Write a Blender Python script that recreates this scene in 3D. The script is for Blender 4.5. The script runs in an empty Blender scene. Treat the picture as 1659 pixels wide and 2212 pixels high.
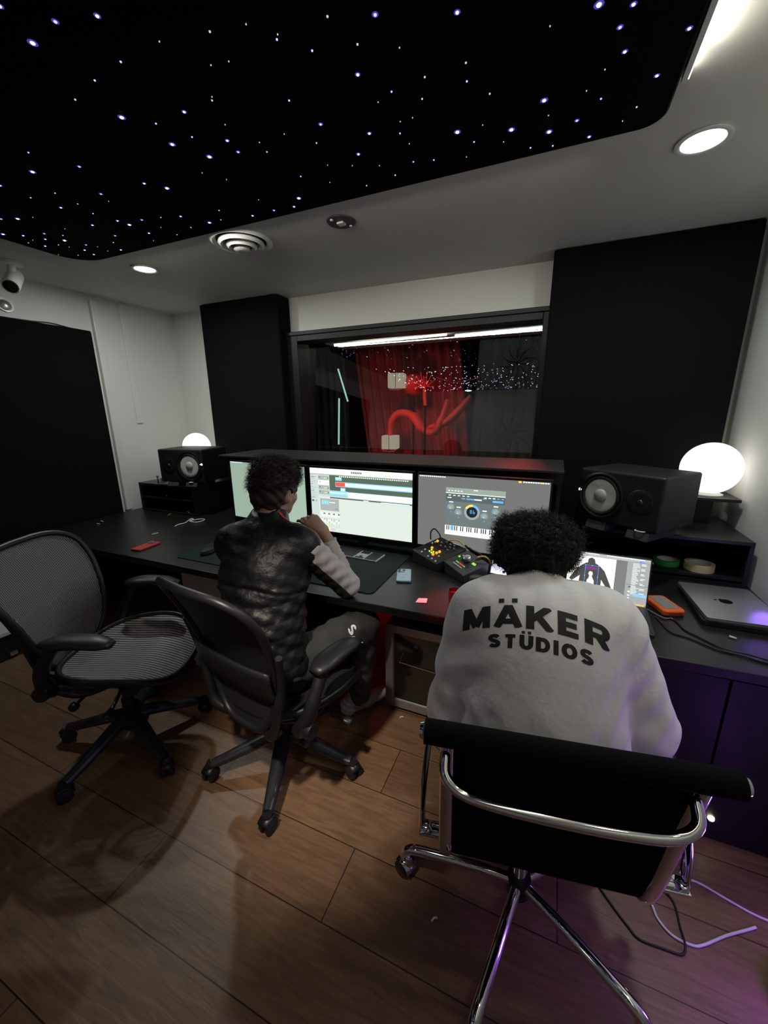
import bpy, math, random
import numpy as np
from mathutils import Vector, Matrix
from mathutils.bvhtree import BVHTree
random.seed(7); np.random.seed(7)
SC = bpy.context.scene
COL = SC.collection
PI = math.pi

# ------------------------------------------------------------------ camera, world, exposure
def cam_matrix(yaw, pitch, roll, loc):
    B = Matrix(((1,0,0),(0,0,1),(0,-1,0)))
    R = Matrix.Rotation(math.radians(yaw),3,'Z') @ Matrix.Rotation(math.radians(pitch),3,'X') @ B @ Matrix.Rotation(math.radians(roll),3,'Z')
    m = Matrix.Identity(4)
    for i in range(3):
        m[i][0] = R[i][0]; m[i][1] = -R[i][1]; m[i][2] = -R[i][2]; m[i][3] = loc[i]
    return m
cd_ = bpy.data.cameras.new('camera'); cam = bpy.data.objects.new('camera', cd_); COL.objects.link(cam)
cam.matrix_world = cam_matrix(23.4, -14.58, 0.55, (0,0,1.6))
cd_.sensor_fit = 'VERTICAL'; cd_.sensor_height = 24; cd_.lens = 850/2212*24
cd_.clip_start = 0.02
SC.camera = cam
SC.view_settings.view_transform = 'Standard'; SC.view_settings.look = 'None'
SC.view_settings.gamma = 1; SC.view_settings.exposure = 0.15; SC.view_settings.use_curve_mapping = False
w = bpy.data.worlds.new('world'); SC.world = w; w.use_nodes = True
w.node_tree.nodes['Background'].inputs[0].default_value = (0.012,0.012,0.014,1)
w.node_tree.nodes['Background'].inputs[1].default_value = 1.0

def lamp(name, kind, loc, energy, color=(1,1,1), size=0.1, target=None, spot=None, blend=0.5, spread=None, size_y=None):
    l = bpy.data.lights.new(name, kind); l.energy = energy; l.color = color
    if kind == 'AREA':
        l.size = size
        if size_y: l.shape = 'RECTANGLE'; l.size_y = size_y
        else: l.shape = 'DISK'
        if spread: l.spread = spread
    else: l.shadow_soft_size = size
    if kind == 'SPOT': l.spot_size = spot; l.spot_blend = blend
    o = bpy.data.objects.new(name, l); COL.objects.link(o); o.location = loc
    if target is not None:
        o.rotation_euler = (Vector(target)-Vector(loc)).to_track_quat('-Z','Y').to_euler()
    return o
K = 1.0
CZ = 2.5
lamp('downlight_left_light','AREA',(-2.55,2.02,2.485),10*K,(0.93,1,0.97),0.08)
lamp('downlight_right_light','AREA',(0.377,1.96,2.485),8*K,(0.93,1,0.97),0.10)
lamp('panel_front_strip_glow','AREA',(-1.23,1.765,2.472),4.5*K,(1,0.98,0.88),2.5,target=(-1.23,2.765,1.70),size_y=0.012,spread=math.radians(104))
lamp('rear_ceiling_light','AREA',(-1.6,-1.6,2.42),0.7*K,(1,0.93,0.86),0.12)
lamp('side_fill_left','SPOT',(-3.05,1.25,2.44),12*K,(1,0.90,0.78),0.05,target=(-1.05,1.12,0),spot=math.radians(36),blend=1.0)  # added fill from the left for the floor between the chairs, no fixture
lamp('side_fill_right','AREA',(0.60,0.75,2.485),0.8*K,(1,0.92,0.84),0.08,spread=math.radians(100),target=(-0.5,1.1,0))  # added unseen fill opposite the left one, no fixture
lamp('floor_pool_fill','SPOT',(-0.62,0.05,2.38),150*K,(1,0.88,0.74),0.05,target=(-0.86,1.36,0),spot=math.radians(33),blend=1.0)  # added out of view to make the pool of light on the floor
lamp('purple_light','AREA',(0.87,1.05,0.30),1.8*K,(0.36,0.10,1),0.08,target=(0.3,0.95,0.05),size_y=0.25)
lamp('purple_light_wall','POINT',(0.86,1.95,0.84),0.30*K,(0.30,0.14,1),0.05)
lamp('red_party_light_desk','SPOT',(-0.55,0.2,2.38),1500*K,(1,0.02,0.04),0.02,target=(-0.40,1.605,0.75),spot=math.radians(7),blend=1.0)
lamp('red_under_desk_light','POINT',(-0.93,1.93,0.52),0.25*K,(1,0.03,0.02),0.03)
lamp('red_party_light_floor','SPOT',(-0.9,-0.9,2.3),4*K,(1,0.05,0.03),0.02,target=(-2.2,0.75,0.0),spot=math.radians(16),blend=1)
lamp('red_party_light_shelf','SPOT',(-0.30,3.72,2.12),16*K,(1,0.03,0.04),0.04,target=(-0.38,2.45,1.28),spot=math.radians(40),blend=0.9)
lamp('live_room_red_light','SPOT',(-1.6,3.35,2.35),30*K,(1,0.02,0.03),0.05,target=(-1.45,4.3,1.5),spot=math.radians(58),blend=.8)
lamp('live_room_curtain_red','SPOT',(-1.7,3.5,1.3),12*K,(1,0.02,0.04),0.1,target=(-1.75,5.0,1.6),spot=math.radians(75),blend=.7)
lamp('live_room_drape_fill','SPOT',(0.3,3.4,2.25),2.2*K,(0.9,1,0.97),0.05,target=(-0.45,4.2,1.6),spot=math.radians(80),blend=1)  # added to brighten the sheer drape, stands for no known lamp
lamp('live_room_white_light','AREA',(-1.2,3.3,2.42),0.25*K,(0.9,1,0.95),0.2)

# ------------------------------------------------------------------ materials
def mat(name, col, rough=0.5, metal=0.0, emit=None, es=1.0, bump=None, spec=0.5, nosample=False, noise=None, coat=0.0, sheen=0.0, trans=0.0, alpha=None):
    m = bpy.data.materials.new(name); m.use_nodes = True
    nt = m.node_tree; b = nt.nodes['Principled BSDF']
    b.inputs['Base Color'].default_value = (*col,1); b.inputs['Roughness'].default_value = rough
    b.inputs['Metallic'].default_value = metal; b.inputs['Specular IOR Level'].default_value = spec
    b.inputs['Coat Weight'].default_value = coat; b.inputs['Sheen Weight'].default_value = sheen
    b.inputs['Transmission Weight'].default_value = trans
    if alpha is not None: b.inputs['Alpha'].default_value = alpha
    if emit is not None:
        b.inputs['Emission Color'].default_value = (*emit,1); b.inputs['Emission Strength'].default_value = es
    tc = nt.nodes.new('ShaderNodeTexCoord')
    if noise:   # (scale, amount)
        n = nt.nodes.new('ShaderNodeTexNoise'); n.inputs['Scale'].default_value = noise[0]; n.inputs['Detail'].default_value = 4
        mx = nt.nodes.new('ShaderNodeMix'); mx.data_type = 'RGBA'
        mx.inputs['A'].default_value = (*[c*(1-noise[1]) for c in col],1); mx.inputs['B'].default_value = (*[min(1,c*(1+noise[1])) for c in col],1)
        nt.links.new(tc.outputs['Object'], n.inputs['Vector']); nt.links.new(n.outputs['Fac'], mx.inputs['Factor'])
        nt.links.new(mx.outputs['Result'], b.inputs['Base Color'])
    if bump:    # (scale, strength, detail)
        n = nt.nodes.new('ShaderNodeTexNoise'); n.inputs['Scale'].default_value = bump[0]; n.inputs['Detail'].default_value = bump[2] if len(bump)>2 else 3
        bp = nt.nodes.new('ShaderNodeBump'); bp.inputs['Strength'].default_value = bump[1]; bp.inputs['Distance'].default_value = 0.01
        nt.links.new(tc.outputs['Object'], n.inputs['Vector']); nt.links.new(n.outputs['Fac'], bp.inputs['Height']); nt.links.new(bp.outputs['Normal'], b.inputs['Normal'])
    if nosample:
        try: m.cycles.emission_sampling = 'NONE'
        except Exception: pass
    return m
def emis(name, col, s=1.0, nosample=True):
    return mat(name, (0.02,0.02,0.02), 0.6, emit=col, es=s, nosample=nosample)

def wood_floor():
    m = mat('floor_planks',(0.2,0.12,0.07),0.42); nt = m.node_tree; b = nt.nodes['Principled BSDF']
    tc = nt.nodes.new('ShaderNodeTexCoord'); mp = nt.nodes.new('ShaderNodeMapping'); mp.inputs['Location'].default_value = (0.555+1.4, -0.977+2.4, 0)
    nt.links.new(tc.outputs['Object'], mp.inputs['Vector'])
    br = nt.nodes.new('ShaderNodeTexBrick'); br.inputs['Scale'].default_value = 1; br.inputs['Brick Width'].default_value = 1.4; br.inputs['Row Height'].default_value = 0.24
    br.inputs['Mortar Size'].default_value = 0.0018; br.offset = 0.5; br.inputs['Mortar Smooth'].default_value = 0.0
    br.inputs['Color1'].default_value = (0.25,0.145,0.080,1); br.inputs['Color2'].default_value = (0.19,0.11,0.062,1); br.inputs['Mortar'].default_value = (0.02,0.012,0.008,1)
    nt.links.new(mp.outputs['Vector'], br.inputs['Vector'])
    mp2 = nt.nodes.new('ShaderNodeMapping'); mp2.inputs['Scale'].default_value = (1.6,14,1); nt.links.new(tc.outputs['Object'], mp2.inputs['Vector'])
    n = nt.nodes.new('ShaderNodeTexNoise'); n.inputs['Scale'].default_value = 3.2; n.inputs['Detail'].default_value = 9; n.inputs['Roughness'].default_value = 0.62; n.inputs['Distortion'].default_value = 1.2
    nt.links.new(mp2.outputs['Vector'], n.inputs['Vector'])
    cr = nt.nodes.new('ShaderNodeValToRGB'); cr.color_ramp.elements[0].position = 0.30; cr.color_ramp.elements[0].color = (0.62,0.60,0.58,1); cr.color_ramp.elements[1].position = 0.72; cr.color_ramp.elements[1].color = (1.15,1.12,1.1,1)
    nt.links.new(n.outputs['Fac'], cr.inputs['Fac'])
    mx = nt.nodes.new('ShaderNodeMix'); mx.data_type='RGBA'; mx.blend_type='MULTIPLY'; mx.inputs['Factor'].default_value = 1
    nt.links.new(br.outputs['Color'], mx.inputs['A']); nt.links.new(cr.outputs['Color'], mx.inputs['B']); nt.links.new(mx.outputs['Result'], b.inputs['Base Color'])
    bp = nt.nodes.new('ShaderNodeBump'); bp.inputs['Strength'].default_value = 0.25; bp.inputs['Distance'].default_value = 0.003
    nt.links.new(n.outputs['Fac'], bp.inputs['Height']); nt.links.new(bp.outputs['Normal'], b.inputs['Normal'])
    return m
def stripe_mesh(name, col, freq, axis, duty, rough=0.5):
    """woven suspension mesh: opaque cords and see-through gaps"""
    m = mat(name, col, rough); nt = m.node_tree; b = nt.nodes['Principled BSDF']; out = nt.nodes['Material Output']
    tc = nt.nodes.new('ShaderNodeTexCoord'); sp = nt.nodes.new('ShaderNodeSeparateXYZ'); nt.links.new(tc.outputs['Object'], sp.inputs[0])
    ml = nt.nodes.new('ShaderNodeMath'); ml.operation='MULTIPLY'; ml.inputs[1].default_value = freq*2*PI; nt.links.new(sp.outputs[axis], ml.inputs[0])
    sn = nt.nodes.new('ShaderNodeMath'); sn.operation='SINE'; nt.links.new(ml.outputs[0], sn.inputs[0])
    gt = nt.nodes.new('ShaderNodeMath'); gt.operation='GREATER_THAN'; gt.inputs[1].default_value = duty; nt.links.new(sn.outputs[0], gt.inputs[0])
    tr = nt.nodes.new('ShaderNodeBsdfTransparent'); mx = nt.nodes.new('ShaderNodeMixShader')
    mm = nt.nodes.new('ShaderNodeMath'); mm.operation='MULTIPLY'; mm.inputs[1].default_value = 0.75; nt.links.new(gt.outputs[0], mm.inputs[0])
    nt.links.new(mm.outputs[0], mx.inputs[0]); nt.links.new(b.outputs[0], mx.inputs[1]); nt.links.new(tr.outputs[0], mx.inputs[2]); nt.links.new(mx.outputs[0], out.inputs[0])
    return m
def pane_glass(name, refl=0.10, tint=(0.85,0.9,0.88)):
    m = bpy.data.materials.new(name); m.use_nodes = True; nt = m.node_tree; nt.nodes.clear()
    out = nt.nodes.new('ShaderNodeOutputMaterial'); g = nt.nodes.new('ShaderNodeBsdfGlossy'); g.inputs['Roughness'].default_value = 0.0; g.inputs['Color'].default_value=(1,1,1,1)
    t = nt.nodes.new('ShaderNodeBsdfTransparent'); t.inputs['Color'].default_value = (*tint,1)
    lw = nt.nodes.new('ShaderNodeLayerWeight'); lw.inputs['Blend'].default_value = 0.35
    ad = nt.nodes.new('ShaderNodeMath'); ad.operation='MULTIPLY_ADD'; ad.inputs[1].default_value = 0.5; ad.inputs[2].default_value = refl
    nt.links.new(lw.outputs['Fresnel'], ad.inputs[0])
    mx = nt.nodes.new('ShaderNodeMixShader'); nt.links.new(ad.outputs[0], mx.inputs[0]); nt.links.new(t.outputs[0], mx.inputs[1]); nt.links.new(g.outputs[0], mx.inputs[2]); nt.links.new(mx.outputs[0], out.inputs[0])
    return m

M = {}
M['floor'] = wood_floor()
M['wall'] = mat('white_wall_paint',(0.72,0.71,0.67),0.6,bump=(60,0.05))
M['ceil'] = mat('ceiling_paint',(0.62,0.60,0.57),0.55,bump=(40,0.04))
M['blackfab'] = mat('black_acoustic_fabric',(0.0045,0.0045,0.005),0.95,bump=(400,0.25),spec=0.12)
M['startex'] = mat('star_panel_fabric',(0.003,0.003,0.005),0.95,bump=(300,0.2),spec=0.05)
M['blackpaint'] = mat('black_paint',(0.006,0.006,0.0065),0.45,spec=0.3)
M['desk'] = mat('black_laminate',(0.009,0.0087,0.0087),0.36,bump=(180,0.08),noise=(5,0.15))
M['rack'] = mat('black_rack_laminate',(0.008,0.008,0.008),0.45,bump=(150,0.08))
M['blackpl'] = mat('black_plastic',(0.012,0.012,0.013),0.38)
M['graphite'] = mat('graphite_plastic',(0.03,0.03,0.034),0.42,bump=(300,0.05))
M['rubber'] = mat('black_rubber',(0.01,0.01,0.01),0.7)
M['chrome'] = mat('polished_chrome',(0.75,0.75,0.77),0.07,1.0)
M['alum'] = mat('brushed_aluminium',(0.55,0.55,0.56),0.3,1.0)
M['silver'] = mat('silver_case',(0.42,0.42,0.42),0.38,0.85)
M['white'] = mat('white_plastic',(0.75,0.75,0.72),0.35)
M['vinylw'] = mat('white_metal',(0.7,0.69,0.66),0.4)
M['mat'] = mat('dark_green_desk_mat',(0.010,0.020,0.017),0.75,bump=(500,0.15),spec=0.25)
M['keysilver'] = mat('light_aluminium',(0.50,0.51,0.50),0.4,0.2)
M['key'] = mat('black_keys',(0.02,0.022,0.022),0.5)
M['red'] = mat('red_case',(0.5,0.02,0.025),0.4)
M['orange'] = mat('orange_rubber',(0.85,0.13,0.02),0.5)
M['tan'] = mat('masking_tape',(0.62,0.52,0.26),0.7)
M['green'] = mat('green_tape',(0.03,0.30,0.06),0.6)
M['paper'] = mat('white_paper',(0.8,0.78,0.76),0.7)
M['bluephone'] = mat('pale_blue_case',(0.35,0.52,0.66),0.25,noise=(40,0.25),coat=0.5)
M['cone'] = mat('white_woofer_cone',(0.62,0.61,0.57),0.6)
M['cab'] = mat('speaker_cabinet_black',(0.010,0.010,0.011),0.5,bump=(200,0.1))
M['globe'] = emis('globe_glass_glow',(1,0.97,0.90),1.15,nosample=False)
M['lens'] = emis('downlight_diffuser',(0.92,1,0.95),6,nosample=True)
M['strip'] = emis('led_strip_glow',(1,1,0.86),9,nosample=False)
M['led'] = emis('led_and_reflection_glow',(1,0.92,0.55),12)
M['cord'] = mat('black_cable',(0.01,0.01,0.01),0.5)
M['wcord'] = mat('white_cable',(0.7,0.69,0.7),0.45)
M['skin1'] = mat('light_skin',(0.42,0.25,0.18),0.5,bump=(120,0.05),noise=(20,0.1))
M['skin2'] = mat('dark_skin',(0.09,0.045,0.028),0.5,bump=(120,0.05))
M['ear1'] = M['skin1']
M['hair1'] = mat('dark_brown_hair',(0.028,0.014,0.009),0.55)
M['hair2'] = mat('black_afro_hair',(0.010,0.008,0.007),0.7)
M['jeansblk'] = mat('black_trousers',(0.02,0.02,0.021),0.8,bump=(60,0.3))
M['sock'] = mat('pale_grey_sock',(0.36,0.35,0.35),0.85,bump=(200,0.3))
M['drawer'] = mat('beige_drawer_front',(0.55,0.48,0.41),0.5)
M['dglass'] = mat('dark_glass',(0.012,0.011,0.010),0.08,spec=0.6,coat=0.3)
M['text'] = mat('black_shirt_print',(0.012,0.012,0.013),0.7)
M['redstripe'] = mat('red_piping',(0.5,0.03,0.02),0.6)
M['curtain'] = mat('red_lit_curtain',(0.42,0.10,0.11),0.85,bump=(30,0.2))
M['darkcurt'] = mat('dark_curtain',(0.06,0.065,0.065),0.85,bump=(30,0.2))

# ------------------------------------------------------------------ mesh helpers
class MB:
    def __init__(s): s.v=[]; s.f=[]; s.m=[]
    def add(s, vs, fs, mi=0):
        o=len(s.v); s.v += [tuple(p) for p in vs]; s.f += [tuple(i+o for i in f) for f in fs]; s.m += [mi]*len(fs); return s
    def box(s, c, d, rot=None, mi=0):
        x,y,z = d[0]/2,d[1]/2,d[2]/2
        vs=[Vector((i*x,j*y,k*z)) for k in(-1,1) for j in(-1,1) for i in(-1,1)]
        if rot is not None:
            R = rot if isinstance(rot,Matrix) else Matrix.Rotation(rot,3,'Z')
            vs=[R@v for v in vs]
        vs=[v+Vector(c) for v in vs]
        return s.add(vs,[(0,2,3,1),(4,5,7,6),(0,1,5,4),(2,6,7,3),(0,4,6,2),(1,3,7,5)],mi)
    def bx(s, x0,x1,y0,y1,z0,z1, mi=0): return s.box(((x0+x1)/2,(y0+y1)/2,(z0+z1)/2),(abs(x1-x0),abs(y1-y0),abs(z1-z0)),None,mi)
    def tube(s, pts, r, n=10, closed=False, mi=0, flat=None, caps=True):
        """sweep a circle (or ellipse: flat=(a,b,up)) along pts; r number or list"""
        P=[Vector(p) for p in pts]; N=len(P); rr = r if hasattr(r,'__len__') else [r]*N
        T=[]
        for i in range(N):
            if closed: t=P[(i+1)%N]-P[i-1]
            else: t=P[min(i+1,N-1)]-P[max(i-1,0)]
            T.append(t.normalized() if t.length>1e-9 else Vector((0,0,1)))
        up = Vector(flat[2]) if flat else (Vector((0,0,1)) if abs(T[0].z)<0.9 else Vector((1,0,0)))
        a = (up - T[0]*up.dot(T[0])).normalized(); vs=[]
        for i in range(N):
            if flat: a = (up - T[i]*up.dot(T[i]))
            else: a = (a - T[i]*a.dot(T[i]))
            a = a.normalized() if a.length>1e-6 else Vector((1,0,0))
            b = T[i].cross(a)
            for k in range(n):
                an = 2*PI*k/n
                fa,fb = (flat[0],flat[1]) if flat else (1,1)
                vs.append(P[i]+ (a*math.cos(an)*fa + b*math.sin(an)*fb)*rr[i])
        fs=[]
        for i in range(N if closed else N-1):
            j=(i+1)%N
            for k in range(n):
                l=(k+1)%n; fs.append((i*n+k,i*n+l,j*n+l,j*n+k))
        if not closed and caps:
            fs.append(tuple(range(n))[::-1]); fs.append(tuple((N-1)*n+k for k in range(n)))
        return s.add(vs,fs,mi)
    def cyl(s,p0,p1,r0,r1=None,n=20,mi=0): return s.tube([p0,p1],[r0,r0 if r1 is None else r1],n,mi=mi)
    def lathe(s, prof, c=(0,0,0), n=32, axis='Z', mi=0, R=None):
        vs=[];fs=[]
        for r,z in prof:
            for k in range(n):
                a=2*PI*k/n; p=Vector((r*math.cos(a),r*math.sin(a),z))
                if axis=='Y': p=Vector((p.x,p.z,p.y))
                if axis=='X': p=Vector((p.z,p.x,p.y))
                if R is not None: p=R@p
                vs.append(p+Vector(c))
        for i in range(len(prof)-1):
            for k in range(n):
                l=(k+1)%n; fs.append((i*n+k,i*n+l,(i+1)*n+l,(i+1)*n+k))
        if prof[0][0]<.012: fs.append(tuple(range(n))[::-1])
        if prof[-1][0]<.012: fs.append(tuple((len(prof)-1)*n+k for k in range(n)))
        return s.add(vs,fs,mi)
    def prism(s, poly, fn0, fn1, mi=0):
        n=len(poly); vs=[fn0(p) for p in poly]+[fn1(p) for p in poly]
        return s.add(vs,[tuple(range(n))[::-1],tuple(range(n,2*n))]+[(i,(i+1)%n,n+(i+1)%n,n+i) for i in range(n)],mi)
    def slab(s, poly, z0, z1, mi=0): return s.prism(poly, lambda p:(p[0],p[1],z0), lambda p:(p[0],p[1],z1), mi)
    def grid(s, fn, nu, nv, mi=0, closeu=False):
        vs=[fn(i/(nu-1 if not closeu else nu),j/(nv-1)) for j in range(nv) for i in range(nu)]; fs=[]
        for j in range(nv-1):
            for i in range(nu if closeu else nu-1):
                k=(i+1)%nu; fs.append((j*nu+i,j*nu+k,(j+1)*nu+k,(j+1)*nu+i))
        return s.add(vs,fs,mi)
    def build(s, name, mats, parent=None, smooth=None, bevel=0, seg=2, loc=None):
        me=bpy.data.meshes.new(name); me.from_pydata(s.v,[],s.f); me.validate()
        mats = mats if isinstance(mats,(list,tuple)) else [mats]
        for m in mats: me.materials.append(m)
        if len(mats)>1 and len(s.m)==len(me.polygons): me.polygons.foreach_set('material_index', s.m)
        me.update()
        import bmesh
        bm=bmesh.new(); bm.from_mesh(me); bmesh.ops.recalc_face_normals(bm,faces=bm.faces); bm.to_mesh(me); bm.free()
        if smooth is not None:
            me.polygons.foreach_set('use_smooth',[True]*len(me.polygons)); me.set_sharp_from_angle(angle=math.radians(smooth))
        o=bpy.data.objects.new(name,me); COL.objects.link(o)
        if parent is not None: o.parent=parent
        if loc is not None: o.location=loc
        if bevel:
            b=o.modifiers.new('bevel','BEVEL'); b.width=bevel; b.segments=seg; b.limit_method='ANGLE'; b.angle_limit=math.radians(50)
        return o
def rrect(x0,x1,y0,y1,r,n=6):
    out=[]
    for cx,cy,a0 in ((x1-r,y1-r,0),(x0+r,y1-r,90),(x0+r,y0+r,180),(x1-r,y0+r,270)):
        for i in range(n+1):
            a=math.radians(a0+90*i/n); out.append((cx+r*math.cos(a),cy+r*math.sin(a)))
    return out
def smoothpts(pts, n=8, closed=False):
    P=[Vector(p) for p in pts]; out=[]; N=len(P)
    rng = range(N) if closed else range(N-1)
    for i in rng:
        if closed: p0,p1,p2,p3=P[i-1],P[i],P[(i+1)%N],P[(i+2)%N]
        else: p0,p1,p2,p3=P[max(i-1,0)],P[i],P[i+1],P[min(i+2,N-1)]
        for k in range(n):
            t=k/n; out.append(0.5*((2*p1)+(-p0+p2)*t+(2*p0-5*p1+4*p2-p3)*t*t+(-p0+3*p1-3*p2+p3)*t**3))
    if not closed: out.append(P[-1])
    return out
def tag(o,label=None,cat=None,group=None,kind=None):
    if label: o['label']=label
    if cat: o['category']=cat
    if group: o['group']=group
    if kind: o['kind']=kind
    return o
def thing(name,label,cat,loc=(0,0,0),rz=0,group=None):
    o=bpy.data.objects.new(name,None); COL.objects.link(o); o.location=loc; o.rotation_euler=(0,0,rz); o.empty_display_size=0.05
    return tag(o,label,cat,group)
def struct(name,mb,m,bevel=0): return tag(mb.build(name,m,bevel=bevel),kind='structure')
def copy_tree(o,parent=None):
    c=o.copy(); COL.objects.link(c)
    if parent is not None: c.parent=parent
    for ch in list(o.children): copy_tree(ch,c)
    return c

# ------------------------------------------------------------------ room shell
XL,XR,YF,YB = -3.5,0.93,3.0,-2.2
struct('floor', MB().bx(XL-.1,XR+.1,YB-.1,5.9,-.1,0), M['floor'])
struct('wall_left', MB().bx(XL-.1,XL,YB-.1,5.9,0,CZ), M['wall'])
struct('wall_right', MB().bx(XR,XR+.1,YB-.1,5.9,0,CZ), M['wall'])
struct('wall_back', MB().bx(XL,XR,YB-.1,YB,0,CZ), M['wall'])
mb=MB(); WX0,WX1,WZ0,WZ1=-2.10,-0.10,1.16,2.19
mb.bx(XL,WX0,YF,YF+.1,0,CZ).bx(WX1,XR,YF,YF+.1,0,CZ).bx(WX0,WX1,YF,YF+.1,0,WZ0).bx(WX0,WX1,YF,YF+.1,WZ1,CZ)
struct('wall_front', mb, M['wall'])
struct('ceiling', MB().bx(XL-.1,XR+.1,YB-.1,5.9,CZ,CZ+.1), M['ceil'])
struct('wall_far', MB().bx(XL,XR,5.8,5.9,0,CZ), mat('live_room_dark_wall',(0.03,0.03,0.031),0.8))
struct('baseboard_left', MB().bx(XL,XL+.015,YB,3.0,0,.09), M['vinylw'])
# shallow plaster ridge and vertical cable cover beside the black panel on the left wall
struct('trim_1', MB().bx(XL,XL+.035,2.225,2.285,.75,2.46), M['vinylw'], bevel=.006)
struct('trim_2', MB().bx(XL,XL+.012,2.47,2.53,1.5,2.49), M['wall'], bevel=.005)

# window frame, glass leaned back slightly as in a control room
mb=MB(); y0,y1=2.93,3.1
fo=(-2.17,-0.05,1.13,2.225); fi=(-2.035,-0.145,1.19,2.15)
mb.bx(fo[0],fi[0],y0,y1,fo[2],fo[3]).bx(fi[1],fo[1],y0,y1,fo[2],fo[3]).bx(fi[0],fi[1],y0,y1,fi[3],fo[3]).bx(fi[0],fi[1],y0,y1,fo[2],fi[2])
mb.bx(fo[0]-.012,fo[1]+.012,y0-.012,y0,fo[3]-.03,fo[3]+.0).bx(fo[0]-.012,fo[0]+.02,y0-.012,y0,fo[2],fo[3]).bx(fo[1]-.02,fo[1]+.012,y0-.012,y0,fo[2],fo[3])
win=struct('window_1', mb, M['blackpaint'], bevel=.004)
g=MB().box((0,0,0),(fi[1]-fi[0]+.01,.006,fi[3]-fi[2]+.02), Matrix.Rotation(math.radians(-3.0),3,'X'))
gl=g.build('window_glass', pane_glass('control_room_glass',0.10), win, loc=((fi[0]+fi[1])/2,3.05,(fi[2]+fi[3])/2))

# acoustic panels
def panel(name,label,x0,x1,y0,y1,z0,z1,grp=None):
    t=thing(name,label,'acoustic panel',((x0+x1)/2,(y0+y1)/2,z0),group=grp)
    cx,cy=(x0+x1)/2,(y0+y1)/2
    MB().bx(x0-cx,x1-cx,y0-cy,y1-cy,0,z1-z0).build('fabric_face',M['blackfab'],t,bevel=.012,seg=3)
    return t
panel('acoustic_panel','black fabric acoustic panel left of the control room window',-2.968,-2.135,2.835,2.998,.80,2.497)
panel('acoustic_panel','wide black fabric acoustic panel right of the control room window behind the right speaker',-0.108,0.86,2.80,2.998,.80,2.497)
panel('acoustic_panel','large black fabric acoustic panel covering the left side wall',-3.498,-3.447,-1.2,2.184,.12,2.223)

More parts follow.
